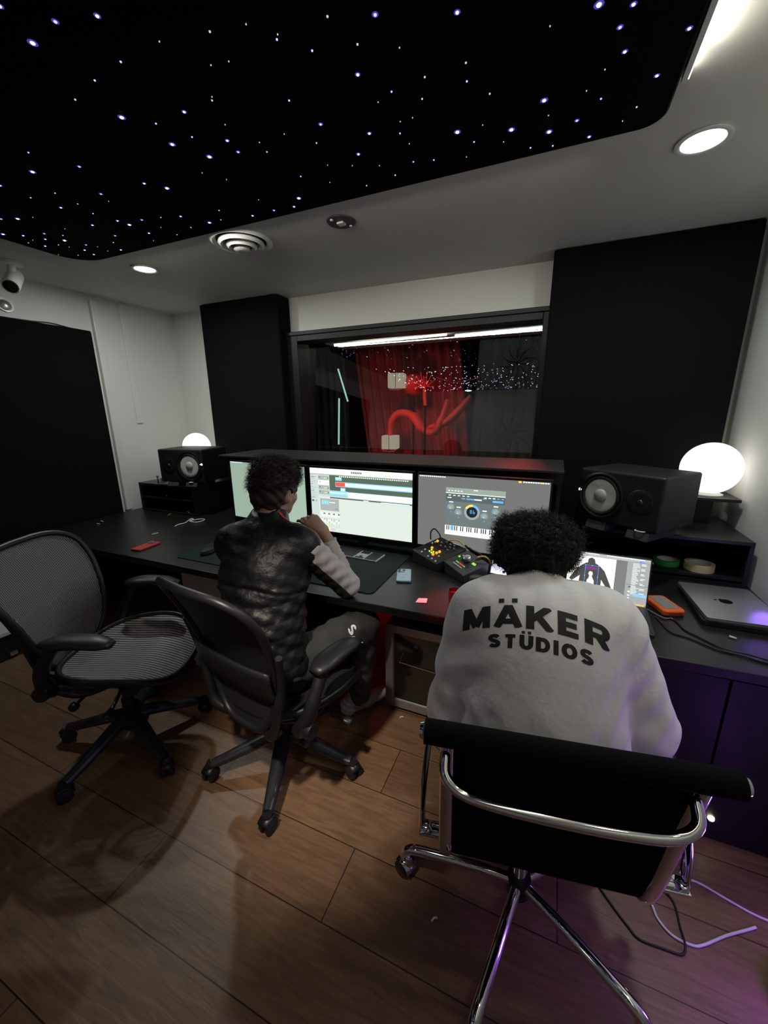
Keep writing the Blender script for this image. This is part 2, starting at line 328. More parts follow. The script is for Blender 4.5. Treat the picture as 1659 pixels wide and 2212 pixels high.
# ceiling star panel with rounded corners
def star_outline(inset=0):
    return [(x,y) for x,y in [p for q in (rrect(-2.69,0.222,-1.9,1.735,0.07,8)[:9],rrect(-2.69,0.222,-1.9,1.735,0.17,8)[9:]) for p in q]]
SP=thing('star_ceiling_panel','huge black ceiling panel scattered with tiny bluish white star lights','ceiling panel',(-1.23,0,2.46))
off=lambda L:[(x+1.23,y) for x,y in L]
MB().slab(off(star_outline()),0.0,0.038).build('panel_board',M['startex'],SP,bevel=.006)
starm=[emis('star_glow_faint',(0.9,0.85,0.8),0.7), emis('star_glow_blue',(0.32,0.32,1.0),2.2), emis('star_glow_violet',(0.50,0.42,1.0),5), emis('star_glow_white',(0.80,0.78,1.0),9)]
halom=emis('star_halo_blue',(0.10,0.07,0.62),0.55)
stars=[tuple(float(q) for q in a.split(',')) for a in "-1.24,0.77,4;-1.29,1.02,4;-0.38,1.5,4;-0,1.22,4;-0.12,1.47,4;-0.22,1.56,4;-0.11,1.62,4;-1.86,1.07,4;-1.26,1.17,4;-1.51,1.35,4;-2.35,1.25,4;-1.95,1.5,4;-2.61,1.31,4;-2.42,1.48,4;-1.2,1.27,4;-1.08,1.63,4;-1.59,1.64,4;-1.2,0.69,3;-1.13,0.76,3;-1.03,0.79,3;-1.1,1.08,3;-0.46,1.04,3;-0.29,1.11,3;-0.57,1.17,3;-0.76,1.29,3;-0.64,1.39,3;0.07,1.25,3;0.05,1.3,3;0.07,1.38,3;0.16,1.5,3;-0.03,1.6,3;0.01,1.7,3;0.2,1.37,3;-1.67,1.12,3;-1.56,1.29,3;-2.08,1.07,3;-1.79,1.27,3;-2.06,1.27,3;-1.96,1.45,3;-1.85,1.49,3;-1.66,1.54,3;-2.11,1.43,3;-2.42,1.22,3;-1.95,1.6,3;-2.54,1.36,3;-2.42,1.39,3;-2.49,1.43,3;-2.59,1.48,3;-2.38,1.56,3;-2.46,1.6,3;-2.48,1.66,3;-2.13,1.55,3;-2.28,1.68,3;-1.08,1.23,3;-1.09,1.29,3;-0.72,1.47,3;-1.14,1.68,3;-1.24,1.67,3;-1.36,1.67,3;-1.1,0.89,2;-0.83,0.92,2;-1.22,0.9,2;-1.34,0.92,2;-1.22,1.08,2;-0.99,1.08,2;-0.7,1,2;-0.56,1,2;-0.64,1.06,2;-0.53,1.09,2;-0.51,1.26,2;-0.41,1.25,2;-0.79,1.17,2;-0.44,1.32,2;-0.55,1.43,2;-0.3,1.25,2;-0.31,1.31,2;-0.26,1.38,2;0.03,1.53,2;0.13,1.61,2;-1.74,1,2;-1.95,1.19,2;-2.08,1.17,2;-1.96,1.28,2;-1.99,1.36,2;-1.75,1.51,2;-2.36,1.44,2;-2.62,1.42,2;-2.51,1.5,2;-2.57,1.63,2;-2.22,1.6,2;-1.84,1.67,2;-1.17,1.17,2;-1,1.33,2;-0.98,1.5,2;-0.82,1.36,2;-0.65,1.64,2;-0.78,1.66,2;-1.46,1.57,2;-1.52,1.64,2;-1.71,1.64,2;-0.34,1.57,2;-0.17,1.68,2;-0.1,1.7,2;-0.56,1.59,2;-0.49,1.61,2;-0.96,0.89,1;-0.9,0.99,1;-0.85,1,1;-0.73,0.88,1;-0.98,1.07,1;-1.03,1.17,1;-0.74,0.94,1;-0.69,0.99,1;-0.44,1.14,1;-0.56,1.28,1;-0.53,1.38,1;-0.49,1.38,1;-0.89,1.28,1;-0.1,1.23,1;0.03,1.42,1;-0.01,1.48,1;-0.11,1.54,1;0.1,1.66,1;-0.3,1.5,1;-1.82,1.32,1;-2.27,1.27,1;-1.84,1.58,1;-2.56,1.41,1;-2.27,1.4,1;-2.66,1.58,1;-2.49,1.54,1;-2.35,1.6,1;-2.36,1.66,1;-2.01,1.67,1;-0.99,1.28,1;-1.3,1.33,1;-1.25,1.4,1;-0.85,1.48,1;-0.77,1.52,1;-0.68,1.56,1;-0.9,1.58,1;-1.24,1.57,1;-0.38,1.64,1;-0.25,1.61,1;-0.54,1.49,1".split(';')]
def bead(mb,x,y,r,mi=0):
    mb.lathe([(r*.55,0.0025),(r,0.0),(r*.8,-.0018),(r*.2,-.0024)],(x+1.23,y,-.0005),8,mi=mi)
SZ={1:.0016,2:.0026,3:.0040,4:.0058}
rest=MB()
for i,(x,y,s_) in enumerate(stars):
    s_=int(s_)
    if i<100:
        b=MB(); bead(b,0,0,SZ[s_]); b.v=[(vx-1.23,vy,vz) for vx,vy,vz in b.v]
        if s_>=3: b.lathe([(SZ[s_]*1.9,-.0004),(SZ[s_]*1.5,-.0007),(SZ[s_]*.5,-.0007)],(0,0,-.0002),12,mi=1)
        b.build('star_light', [starm[(3 if i%4 else 2) if s_==4 else (2 if i%3 else 1) if s_==3 else (1 if i%2 else 0)],halom], SP, smooth=60, loc=(x+1.23,y,0))
    else: bead(rest,x,y,SZ[s_],0 if s_==1 else 1)
for i in range(330):
    x=random.uniform(-2.6,.15); y=random.uniform(-1.8,.55); s_=random.choice((1,2,2,3,3))
    # keep clear of what the camera sees: denser rows toward the rear of the room
    if y>0.5: continue
    bead(rest,x,y,.0058,3)
tag(rest.build('faint_star_lights',starm[:3]+[emis('star_glow_far',(.72,.72,1.0),16)],SP),kind='stuff')
# led strip along the right edge of the panel
ls=thing('led_strip_light','bright white LED strip along the right edge of the star ceiling','light strip',(0.236,0.30,2.47))
MB().bx(-.007,.007,-1.3,1.28,0,.03).build('strip_housing',M['white'],ls)
MB().bx(.0072,.0105,-1.29,1.275,.004,.027).build('light_diffuser',M['strip'],ls)
lamp('led_strip_glow','AREA',(0.262,0.40,2.475),3.4*K,(1,1,0.82),2.2,target=(1.2,0.40,2.3),size_y=0.02)

# downlights
def downlight(label,x,y,r):
    t=thing('recessed_downlight',label,'ceiling light',(x,y,CZ),group=None)
    MB().lathe([(r*1.0,-.0005),(r*1.25,-.001),(r*1.28,-.006),(r*1.1,-.009),(r*1.0,-.006),(r*.98,-.001)],n=40).build('trim_ring',M['white'],t,smooth=40)
    MB().lathe([(r*.97,-.0035),(r*.85,-.0048),(r*.1,-.005)],n=36).build('diffuser',M['lens'],t,smooth=60)
    return t
downlight('round recessed downlight glowing on the left of the ceiling, above the black side panel',-2.549,2.024,.062)
downlight('large round recessed downlight glowing at the right end of the ceiling',0.377,1.962,.066)
# round vent
v=thing('round_ceiling_vent','white round ceiling vent with concentric rings next to the star panel','air vent',(-1.665,1.935,CZ))
MB().lathe([(.10,-.001),(.158,-.001),(.165,-.012),(.150,-.022),(.132,-.010)],n=48).build('outer_ring',M['white'],v,smooth=50)
MB().lathe([(.085,-.012),(.118,-.014),(.122,-.024),(.108,-.034),(.094,-.022)],n=48).build('middle_ring',M['white'],v,smooth=50)
MB().lathe([(.05,-.022),(.080,-.026),(.082,-.034),(.068,-.046),(.058,-.034)],n=48).build('inner_ring',M['white'],v,smooth=50)
MB().lathe([(.001,-.036),(.036,-.036),(.044,-.050),(.030,-.060),(.001,-.062)],n=40).build('centre_cone',M['white'],v,smooth=50)
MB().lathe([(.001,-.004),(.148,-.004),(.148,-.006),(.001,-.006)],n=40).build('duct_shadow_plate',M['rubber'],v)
# small dark round fitting
d=thing('ceiling_junction_cover','small dark round ceiling cover with a square socket in the middle','ceiling fitting',(-1.069,1.975,CZ))
MB().lathe([(.001,-.001),(.072,-.001),(.070,-.006),(.001,-.007)],n=40).build('cover_disc',mat('dark_grey_cover',(0.05,0.05,0.048),0.6),d,smooth=40)
MB().box((0,0,-.011),(.034,.034,.008)).build('square_socket',M['ceil'],d)
for a in (60,240): MB().lathe([(.001,-.006),(.008,-.006),(.007,-.011),(.001,-.012)],(.055*math.cos(math.radians(a)),.055*math.sin(math.radians(a)),0),12).build('screw_cap',M['white'],d)
# security camera hanging from ceiling
c=thing('security_camera','white security camera hanging from the ceiling at the far left','camera',(-3.18,1.60,CZ))
MB().lathe([(.001,-.001),(.062,-.001),(.060,-.014),(.03,-.022),(.001,-.022)],n=32).build('mounting_plate',M['white'],c,smooth=40)
MB().tube([(0,0,-.02),(0,0,-.07),(.008,-.004,-.10)],.022,16).build('bracket',M['white'],c,smooth=50)
dr=Vector((.55,-.55,-.62)).normalized(); p0=Vector((-.01,.01,-.085)); 
MB().tube([p0-dr*.04,p0-dr*.03,p0+dr*.10,p0+dr*.112],[.03,.042,.045,.042],24).build('housing',M['white'],c,smooth=50)
MB().tube([p0+dr*.110,p0+dr*.1135],[.040,.034],24).build('lens',M['dglass'],c,smooth=50)
# twin-head emergency light on left wall
e=thing('emergency_light','clear twin-head emergency light fixed to the left wall under the security camera','emergency light',(-3.45,1.50,2.262))
MB().bx(-.05,.03,-.14,.06,-.03,.04).build('battery_box',M['white'],e,bevel=.008)
for yy,xx,zz in ((-.02,.14,.0),(.10,.10,.012)):
    q=MB().lathe([(.015,-.03),(.03,-.022),(.045,0),(.046,.012),(.038,.014),(.03,.004),(.001,.002)],n=28,R=Matrix.Rotation(math.radians(75),3,'Y')).build('lamp_head',M['white'],e,smooth=50,loc=(xx,yy,zz))
    MB().lathe([(.001,.004),(.036,.006),(.028,.018),(.001,.022)],n=24,R=Matrix.Rotation(math.radians(75),3,'Y')).build('clear_lens',M['silver'],q,smooth=60)
MB().tube([(-.01,.02,.0),(.05,.02,.0),(.10,-.02,.0)],.008,8).build('lamp_arm',M['white'],e)
wc=MB().tube(smoothpts([(-3.492,1.60,2.228),(-3.492,1.8,2.232),(-3.49,1.93,2.240),(-3.49,2.05,2.228),(-3.492,2.12,2.227)]),.003,6).build('wall_cable',M['cord'])
tag(wc,'thin dark cable lying along the top edge of the left wall panel','cable')

# ------------------------------------------------------------------ live room behind the glass
def curtain(name,label,x0,x1,y,z0,z1,m,waves,amp=.03,skew=0):
    mb=MB(); nu=int(waves*10)
    mb.grid(lambda u,v:(x0+(x1-x0)*u+skew*(1-v),y+amp*math.sin(u*waves*2*PI)+.01*math.sin(u*31+v*5),z0+(z1-z0)*v),nu,12)
    o=mb.build(name,m,smooth=80); s=o.modifiers.new('thick','SOLIDIFY'); s.thickness=.006
    return tag(o,label,'curtain')
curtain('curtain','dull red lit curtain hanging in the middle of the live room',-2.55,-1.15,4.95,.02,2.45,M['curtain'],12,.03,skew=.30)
curtain('curtain','dark grey curtain at the left of the live room behind the glass',-3.4,-2.5,4.6,.02,2.45,M['darkcurt'],9,.03)
curtain('curtain','dark grey curtain at the right of the live room, with a flower shape in front',-0.95,0.85,5.1,.02,2.45,M['darkcurt'],14,.03)
sf=MB().bx(-2.35,.9,3.9,4.3,2.28,2.498).build('ceiling_bulkhead',M['wall']); tag(sf,'pale ceiling bulkhead in the live room above the long light strip','bulkhead')
ll=thing('led_strip_light','long glowing strip under the bulkhead, added for the LED strip reflected in the window','light strip',(-1.2,3.9,2.27))  # added glowing strip in place of the panel front strip's mirror image
MB().box((0,0,.008),(2.1,.03,.014),math.radians(-4)).build('strip_housing',M['white'],ll)
MB().box((-.43,-.03,-.006),(1.24,.012,.018),math.radians(-4)).build('light_diffuser',emis('live_led',(1,1,.84),5),ll)
MB().box((.66,.01,-.006),(.84,.012,.018),math.radians(-4)).build('light_diffuser',emis('reflected_led_b',(.95,.92,1),5),ll)
for k,(lb,p,q) in enumerate((('slanted pale green glowing bar standing at the left of the live room',(-2.49,4.4,2.08),(-2.37,4.4,1.70)),
                             ('upright pale green glowing bar low at the left of the live room',(-2.49,4.4,1.74),(-2.52,4.4,1.18)))):
    t=thing('glowing_bar',lb,'light tube',((p[0]+q[0])/2,4.4,q[2]))
    o=Vector(t.location)  # glowing bar on a thin pole with a round foot
    MB().tube([Vector(p)-o,(Vector(p)+Vector(q))/2-o,Vector(q)-o],.010,8).build('glowing_tube',emis('tube_glow_%d'%k,(.45,.75,.6),1.1),t)
    MB().tube([Vector(q)-o,Vector((q[0],q[1],0))-o],.007,8).build('stand_pole',M['blackpl'],t)
    MB().lathe([(.001,0),(.1,0),(.1,.012),(.02,.02),(.001,.02)],tuple(Vector((q[0],q[1],0))-o),20).build('stand_base',M['blackpl'],t)
for lb,x,z,s_ in (('square cream lantern hanging high in the live room',-1.745,1.92,.12),('square cream lantern hanging low in the live room',-1.83,1.22,.12)):
    t=thing('paper_lantern',lb,'lantern',(x,4.45,z),rz=.15)
    MB().box((0,0,0),(s_*1.55,s_*1.4,s_*1.35)).build('paper_shade',emis('lantern_glow',(.75,.62,.48),.55),t,bevel=.01)
    MB().bx(-.003,.003,-s_*.72,-s_*.71,-s_*.68,s_*.68).build('centre_rib',M['blackpl'],t)
    MB().tube([( .08*math.cos(a),-.09,-.085-.018*math.sin(a)) for a in [PI*i/10 for i in range(11)]],.003,6).build('bottom_hoop',M['white'],t)
    MB().tube([(0,0,s_*.68),(0,0,2.49-z)],.002,6).build('hanging_cord',M['blackpl'],t)
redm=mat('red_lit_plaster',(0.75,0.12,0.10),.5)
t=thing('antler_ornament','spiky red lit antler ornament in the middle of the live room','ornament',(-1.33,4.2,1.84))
mb=MB()
for a,l in ((20,.14),(50,.13),(75,.16),(105,.15),(130,.13),(160,.14),(200,.12),(340,.12),(90,.1)):
    r=math.radians(a); mb.tube(smoothpts([(0,0,0),(.4*l*math.cos(r),-.02,.4*l*math.sin(r)*.6),(l*math.cos(r),-.04,l*math.sin(r)*.85+.02)],5),[.010]*6+[.007]*4+[.002],7)
mb.tube([(0,0,0),(.0,0,-.12),(.01,0,-.2)],.022,10); mb.build('antlers',redm,t,smooth=60)
MB().tube([(.01,0,-.2),(.0,.0,-1.8)],.012,8).build('stand_pole',M['blackpl'],t)
MB().tube([(.13,-.03,.08),(.3,0,.02),(.55,.05,.06)],.004,6).build('cross_wire',redm,t)
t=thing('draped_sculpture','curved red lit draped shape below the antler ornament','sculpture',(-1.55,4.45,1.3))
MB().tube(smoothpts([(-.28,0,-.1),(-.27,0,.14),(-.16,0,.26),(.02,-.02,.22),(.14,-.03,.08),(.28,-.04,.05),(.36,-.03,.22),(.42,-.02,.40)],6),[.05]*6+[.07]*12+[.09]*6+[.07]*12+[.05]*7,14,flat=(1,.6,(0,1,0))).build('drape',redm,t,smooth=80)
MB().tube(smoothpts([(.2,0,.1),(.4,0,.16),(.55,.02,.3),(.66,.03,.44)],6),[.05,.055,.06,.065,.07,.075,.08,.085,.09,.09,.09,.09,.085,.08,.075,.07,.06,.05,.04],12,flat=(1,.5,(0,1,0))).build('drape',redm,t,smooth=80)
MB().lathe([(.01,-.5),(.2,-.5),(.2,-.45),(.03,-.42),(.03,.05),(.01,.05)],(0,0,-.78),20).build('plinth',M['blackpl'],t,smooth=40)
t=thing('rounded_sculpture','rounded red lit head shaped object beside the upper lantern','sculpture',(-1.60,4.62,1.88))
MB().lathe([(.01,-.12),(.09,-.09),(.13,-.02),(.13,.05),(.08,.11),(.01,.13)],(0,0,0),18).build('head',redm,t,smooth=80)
MB().tube([(0,0,-.1),(0,0,-1.86)],.012,8).build('stand_pole',M['blackpl'],t)
# two flower reliefs at the right
for lb,x,z,s_ in (('dark flower shaped wall relief low at the right side of the window view',-.40,1.36,.19),('dark flower shaped wall relief high at the right side of the window view',-.38,2.0,.17)):
    t=thing('flower_relief',lb,'wall decoration',(x,3.95,z))
    for k in range(10):
        a=2*PI*k/10+.16; ca,sa=math.cos(a),math.sin(a)
        MB().tube(smoothpts([(s_*.12*ca,0,s_*.12*sa),(s_*.5*ca-s_*.12*sa,-.01,s_*.5*sa+s_*.12*ca),(s_*.98*ca,-.03,s_*.98*sa)],4),[.006,.012,.016,.018,.018,.016,.012,.008,.003],8,flat=(1,.5,(0,1,0))).build('petal',mat('flower_black',(.03,.03,.03),.6) if k==0 and s_>.18 else bpy.data.materials['flower_black'],t,smooth=80)
    MB().lathe([(.001,-.012),(.018,-.008),(.02,.004),(.001,.01)],n=14,axis='Y').build('flower_centre',bpy.data.materials['flower_black'],t)
    MB().tube([(0,.012,-s_*.9 if z<1.7 else -.5),(0,.012,(2.27-z) if z>1.7 else .45)],.003,6).build('hanging_wire',bpy.data.materials['flower_black'],t)
t=thing('sheer_drape','pale sheer drape on the right of the live room behind the flower reliefs','curtain',(-.45,4.2,1.2))
sm=mat('sheer_cloth',(.30,.31,.31),.8,alpha=.30)
MB().grid(lambda u,v:(-.32+.62*u-.12*(1-v),.02*math.sin(u*40),-1.15+2.2*v),60,8).build('cloth',sm,t,smooth=80)

# ------------------------------------------------------------------ desk and racks
TOP=0.75
D=thing('studio_desk','long black studio desk running the whole width under the window','desk',(-1.28,1.46,0))
ox,oy=-1.28,1.46
def L(mb): mb.v=[(x-ox,y-oy,z) for x,y,z in mb.v]; return mb
L(MB().slab([(-3.44,1.45),(-.9,1.452),(.925,1.507),(.925,2.98),(-3.44,2.98)],.712,TOP)).build('desktop',M['desk'],D,bevel=.004)
L(MB().bx(-3.42,-3.38,1.50,2.95,0,.712)).build('side_panel',M['rack'],D,bevel=.002)
L(MB().bx(-2.10,-2.06,1.55,2.95,0,.712)).build('side_panel',M['rack'],D,bevel=.002)
L(MB().bx(-3.38,.90,2.90,2.93,.05,.712)).build('back_panel',M['rack'],D)
L(MB().bx(-2.06,-.35,1.62,1.66,.66,.712)).build('support_rail',M['blackpl'],D)
# base cabinet filling the space below the right half
bc=thing('base_cabinet','black base cabinet below the right end of the desk, reaching down to the floor','cabinet',(.60,1.555,0))
MB().bx(-.26,.32,-.02,1.2,.0,.711).build('carcass',M['rack'],bc,bevel=.003)
MB().bx(-.255,.02,-.038,-.0205,.06,.70).build('door',mat('satin_black_door',(.006,.006,.007),.42),bc,bevel=.002)
MB().bx(.026,.315,-.038,-.0205,.06,.70).build('door',bpy.data.materials['satin_black_door'],bc,bevel=.002)
b=MB().lathe([(.001,-.006),(.009,-.006),(.011,0),(.001,0)],(.06,-.0385,.115),14,axis='Y').build('door_reflection',M['led'],bc)  # glowing disc in place of a reflection on the glossy door
# racks
def rack(label,x0,x1,y0,y1,z1,divs):
    t=thing('desk_rack',label,'rack',((x0+x1)/2,y0,TOP))
    hw=(x1-x0)/2; dp=y1-y0; h=z1-TOP
    MB().bx(-hw,hw,0,dp,h-.018,h).build('top_board',M['desk'],t,bevel=.002)
    MB().bx(-hw,hw,.002,dp,0,.016).build('bottom_board',M['rack'],t)
    for s in (-1,1): MB().bx(s*hw,s*(hw-.018),.001,dp,.016,h-.018).build('side_board',M['rack'],t)
    MB().bx(-hw+.018,hw-.018,dp-.012,dp,.016,h-.018).build('back_board',M['rack'],t)
    for d in divs: MB().bx(-hw+.018,hw-.018,.004,dp-.013,d,d+.012).build('shelf',M['rack'],t)
    return t
RR=rack('black open rack on the right end of the desk holding two tape rolls',.172,.905,2.285,2.795,.98,[.028])
LR=rack('black open rack on the left end of the desk under the left speaker',-3.345,-2.69,2.285,2.80,1.0,[.12])
# monitor bridge behind the screens
mbg=thing('monitor_bridge','long black shelf box behind the three monitors below the window','shelf',(-1.10,2.245,TOP))
MB().bx(-1.16,1.155,-.07,.42,.525,.540).build('top_board',mat('bridge_top',(.028,.026,.026),.42),mbg,bevel=.003)
MB().bx(-1.155,1.15,.0,.018,.455,.5245).build('front_rail',M['blackpl'],mbg,bevel=.002)
for s in (-1.155,1.13): MB().bx(s,s+.02,.019,.40,0,.5245).build('side_board',M['rack'],mbg)
MB().bx(-1.13,1.125,.38,.40,0,.5245).build('back_board',M['rack'],mbg)

# ------------------------------------------------------------------ monitors
def screen_obj(name,parent,W,H,rects,cols,loc,rot,extra=None):
    """flat display: layered rectangles (x0,y0,x1,y1 in 0..1 from the top left, colour index)"""
    mb=MB(); mb.bx(-W/2,W/2,-.001,.001,-H/2,H/2,mi=0)
    for n,(x0,y0,x1,y1,ci) in enumerate(rects):
        off=-.0012-.00004*n
        X0,X1=-W/2+x0*W,-W/2+x1*W; Z0,Z1=H/2-y0*H,H/2-y1*H
        mb.add([(X0,off,Z1),(X1,off,Z1),(X1,off,Z0),(X0,off,Z0)],[(0,1,2,3)],ci)
    if extra: extra(mb,W,H)
    o=mb.build(name,cols,parent,loc=loc); o.rotation_euler=rot
    return o
def disc(mb,cx,cy,r,ci,n,W,H,off,ri=0,a0=0,a1=360):
    N=28; vs=[];fs=[]
    for k in range(N+1):
        a=math.radians(a0+(a1-a0)*k/N)
        for q in (ri,r): vs.append((-W/2+cx*W+q*math.cos(a),-off,H/2-cy*H+q*math.sin(a)))
    for k in range(N): fs.append((2*k,2*k+1,2*k+3,2*k+2))
    mb.add(vs,fs,ci)
def monitor(label,xa,ya,xb,yb,rects,cols,extra=None):
    ang=math.atan2(yb-ya,xb-xa); Wd=math.hypot(xb-xa,yb-ya); cx,cy=(xa+xb)/2,(ya+yb)/2
    t=thing('computer_monitor',label,'monitor',(cx,cy,TOP),rz=ang,group=None)
    z0,z1=.090,.500; zc=(z0+z1)/2; H=z1-z0
    MB().bx(-Wd/2+.001,Wd/2-.001,.0015,.03,z0-.008,z1+.010).build('housing',M['blackpl'],t,bevel=.003)
    b=.009; mb=MB()
    mb.bx(-Wd/2,Wd/2,-.004,.0012,z0-.012,z0).bx(-Wd/2,Wd/2,-.004,.0012,z1-.001,z1+.010)
    mb.bx(-Wd/2,-Wd/2+b,-.004,.0012,z0,z1-.001).bx(Wd/2-b,Wd/2,-.004,.0012,z0,z1-.001)
    mb.build('bezel',M['blackpl'],t)
    screen_obj('screen',t,Wd-2*b,H-.001,rects,cols,(0,0,zc),(0,0,0),extra)
    MB().bx(-.03,.03,.031,.045,.008,.30).build('stand_neck',M['blackpl'],t,bevel=.002)
    MB().bx(-.10,.10,-.01,.062,.0,.008).build('stand_base',M['blackpl'],t,bevel=.002)
    return t
E_=lambda n,c,s=1.0:emis('screen_'+n,c,s,nosample=True)
def base(n,c,s): return emis('screen_'+n,c,s,nosample=False)
# left screen: plain green-grey desktop with menu bar
c_l=[base('left_base',(.30,.40,.32),1.0),E_('w',(.9,1,.92),1.3),E_('or',(1,.5,.1),1.4),E_('lg',(.36,.48,.38),1.0)]
rc=[(.70,.0,1,1,3)]+[(x,.005,x+.011,.016,1) for x in [.012+.016*i for i in range(11)]]+[(.735,.004,.752,.019,2)]+[(x,.006,x+.011,.016,1) for x in [.76+.016*i for i in range(14)]]
monitor('left of the three monitors, showing a plain pale green desktop',-2.165,2.18,-1.455,2.106,rc,c_l)
# middle screen: audio editing timeline
c_m=[base('mid_base',(.62,.68,.62),1.15),E_('cream',(1,1,.86),1.5),E_('dgreen',(.10,.14,.10),1.0),E_('cyan',(.25,.62,.85),1.25),E_('lcyan',(.75,.93,1),1.4),
     E_('redclip',(.85,.10,.06),1.1),E_('side',(.55,.63,.60),1.1),E_('dark',(.10,.12,.12),1.0),E_('lime',(.45,.95,.3),1.3),E_('whitish',(1,1,1),1.4),E_('mag',(.75,.3,.75),1.2),E_('yel',(1,.85,.2),1.3),E_('mgrey',(.40,.46,.44),1.0),E_('or2',(1,.6,.15),1.5)]
R_=[(0,0,1,.085,1),(0,.085,.085,1,6),(.088,.10,.205,.42,6),(.205,.10,1,.46,2),(.088,.415,1,.44,6),(.0,.085,1,.10,12)]
rnd=random.Random(3)
for i in range(20): R_.append((.012+.019*i if i<14 else .80+.014*(i-14),.008,.020+.019*i if i<14 else .81+.014*(i-14),.016,7 if i%2 else 12))
R_.append((.775,.006,.795,.028,13))
for i in range(6): R_.append((.43+.018*i,.028,.443+.018*i,.058,7))
R_+=[(.37,.035,.40,.045,8),(.745,.055,.775,.068,8),(.79,.056,.80,.068,7)]
for i in range(34): R_.append((.31+.0195*i,.105,.321+.0195*i,.118,1))
R_+=[(.27,.125,.335,.175,3),(.275,.13,.33,.145,4),(.27,.195,1,.270,3),(.37,.212,1,.232,4),(.37,.238,1,.252,9),(.272,.200,.368,.262,5),(.32,.285,.37,.345,3),(.325,.295,.36,.325,4),(.205,.335,.395,.41,3),(.21,.36,.39,.375,4),(.395,.345,1,.425,9),(.395,.340,1,.346,3)]
for k,y in enumerate((.115,.19,.265,.34)):
    R_+=[(.09,y,.203,y+.062,9 if k==1 else 12),(.10,y+.015,.112,y+.03,7),(.118,y+.018,.15,y+.024,12),(.15,y+.03,.18,y+.042,8),(.188,y+.028,.197,y+.042,7)]
for i in range(14): R_.append((.01,.11+.027*i,.03+rnd.random()*.045,.117+.027*i,7 if i%4==1 else 12))
R_+=[(.012,.50,.035,.53,7),(.048,.50,.07,.53,12)]
R_+=[(.10,.47,.30,.66,12),(.12,.50,.14,.56,3),(.145,.50,.165,.56,3),(.17,.50,.19,.56,3),(.20,.52,.26,.53,9),(.26,.62,.285,.628,7)]
for i in range(8):
    x=.105+.026*i; R_+=[(x,.70,x+.018,.72,7 if i%2 else 9),(x,.735,x+.016,.755,9),(x+.004,.78,x+.012,.93,12),(x+.002,.80+.02*(i%3),x+.014,.83+.02*(i%3),9),(x+.008,.85,x+.011,.93,8)]
R_+=[(.09,.945,.15,.965,3),(.15,.945,.20,.965,11),(.20,.945,.25,.965,10),(.55,.445,.60,.452,9),(.72,.448,.98,.458,9),(.73,.462,.99,.470,3)]
monitor('middle of the three monitors, bright audio timeline with blue tracks and one red clip',-1.43,2.102,-.715,2.086,R_,c_m)
# right screen: grey desktop with plug-in window
c_r=[base('right_base',(.165,.170,.165),1.0),E_('pdark',(.10,.13,.125),1.0),E_('pmid',(.15,.19,.19),1.0),E_('pgreen',(.32,.40,.34),1.0),E_('pblue',(.12,.38,.85),1.3),E_('porange',(1,.6,.12),1.3),E_('pwhite',(1,1,.95),1.5),E_('pgrey',(.35,.38,.38),1.0),E_('pblack',(.01,.015,.02),1.0),E_('lowgrey',(.20,.22,.20),1.0)]
px0,px1,py0,py1=.235,.695,.15,.80
P=lambda x0,y0,x1,y1,c:(px0+(px1-px0)*x0,py0+(py1-py0)*y0,px0+(px1-px0)*x1,py0+(py1-py0)*y1,c)
R2=[(.012+.017*i,.010,.024+.017*i,.022,6) for i in range(13)]+[(.78,.006,.80,.028,5)]+[(.812+.0165*i,.010,.824+.0165*i,.022,6) for i in range(11)]+[(.93,.008,.95,.024,5)]
R2+=[P(0,0,1,1,2),P(0,0,1,.10,3),P(.0,.10,1,.28,1),P(0,.80,1,1,6),P(.0,.105,1,.118,6),P(.48,.02,.55,.035,6)]
for i in range(5): R2+=[P(.04+.055*i,.055,.07+.055*i,.068,6),P(.05+.08*i,.15,.09+.08*i,.165,6),P(.66+.07*i,.15,.70+.07*i,.168,6 if i<3 else 4)]
R2+=[P(.36,.20,.50,.225,4),P(.50,.20,.62,.225,6),P(.64,.17,.70,.19,4),P(.03,.20,.10,.215,6),P(.80,.20,.97,.24,4),P(.28,.20,.34,.22,4)]
for i in range(28): R2.append(P(.004+i*.0356,.80,.0055+i*.0356,1,7))
for i in range(28):
    if i%7 not in (2,6): R2.append(P(.027+i*.0356,.80,.046+i*.0356,.90,8))
R2+=[P(.10,.80,.16,.90,4)]
for cx,cy,in ((.10,.40),(.235,.50),(.68,.53),(.86,.42)): R2+=[P(cx-.035,cy-.115,cx+.035,cy-.095,6),P(cx-.01,cy+.10,cx+.012,cy+.115,4)]
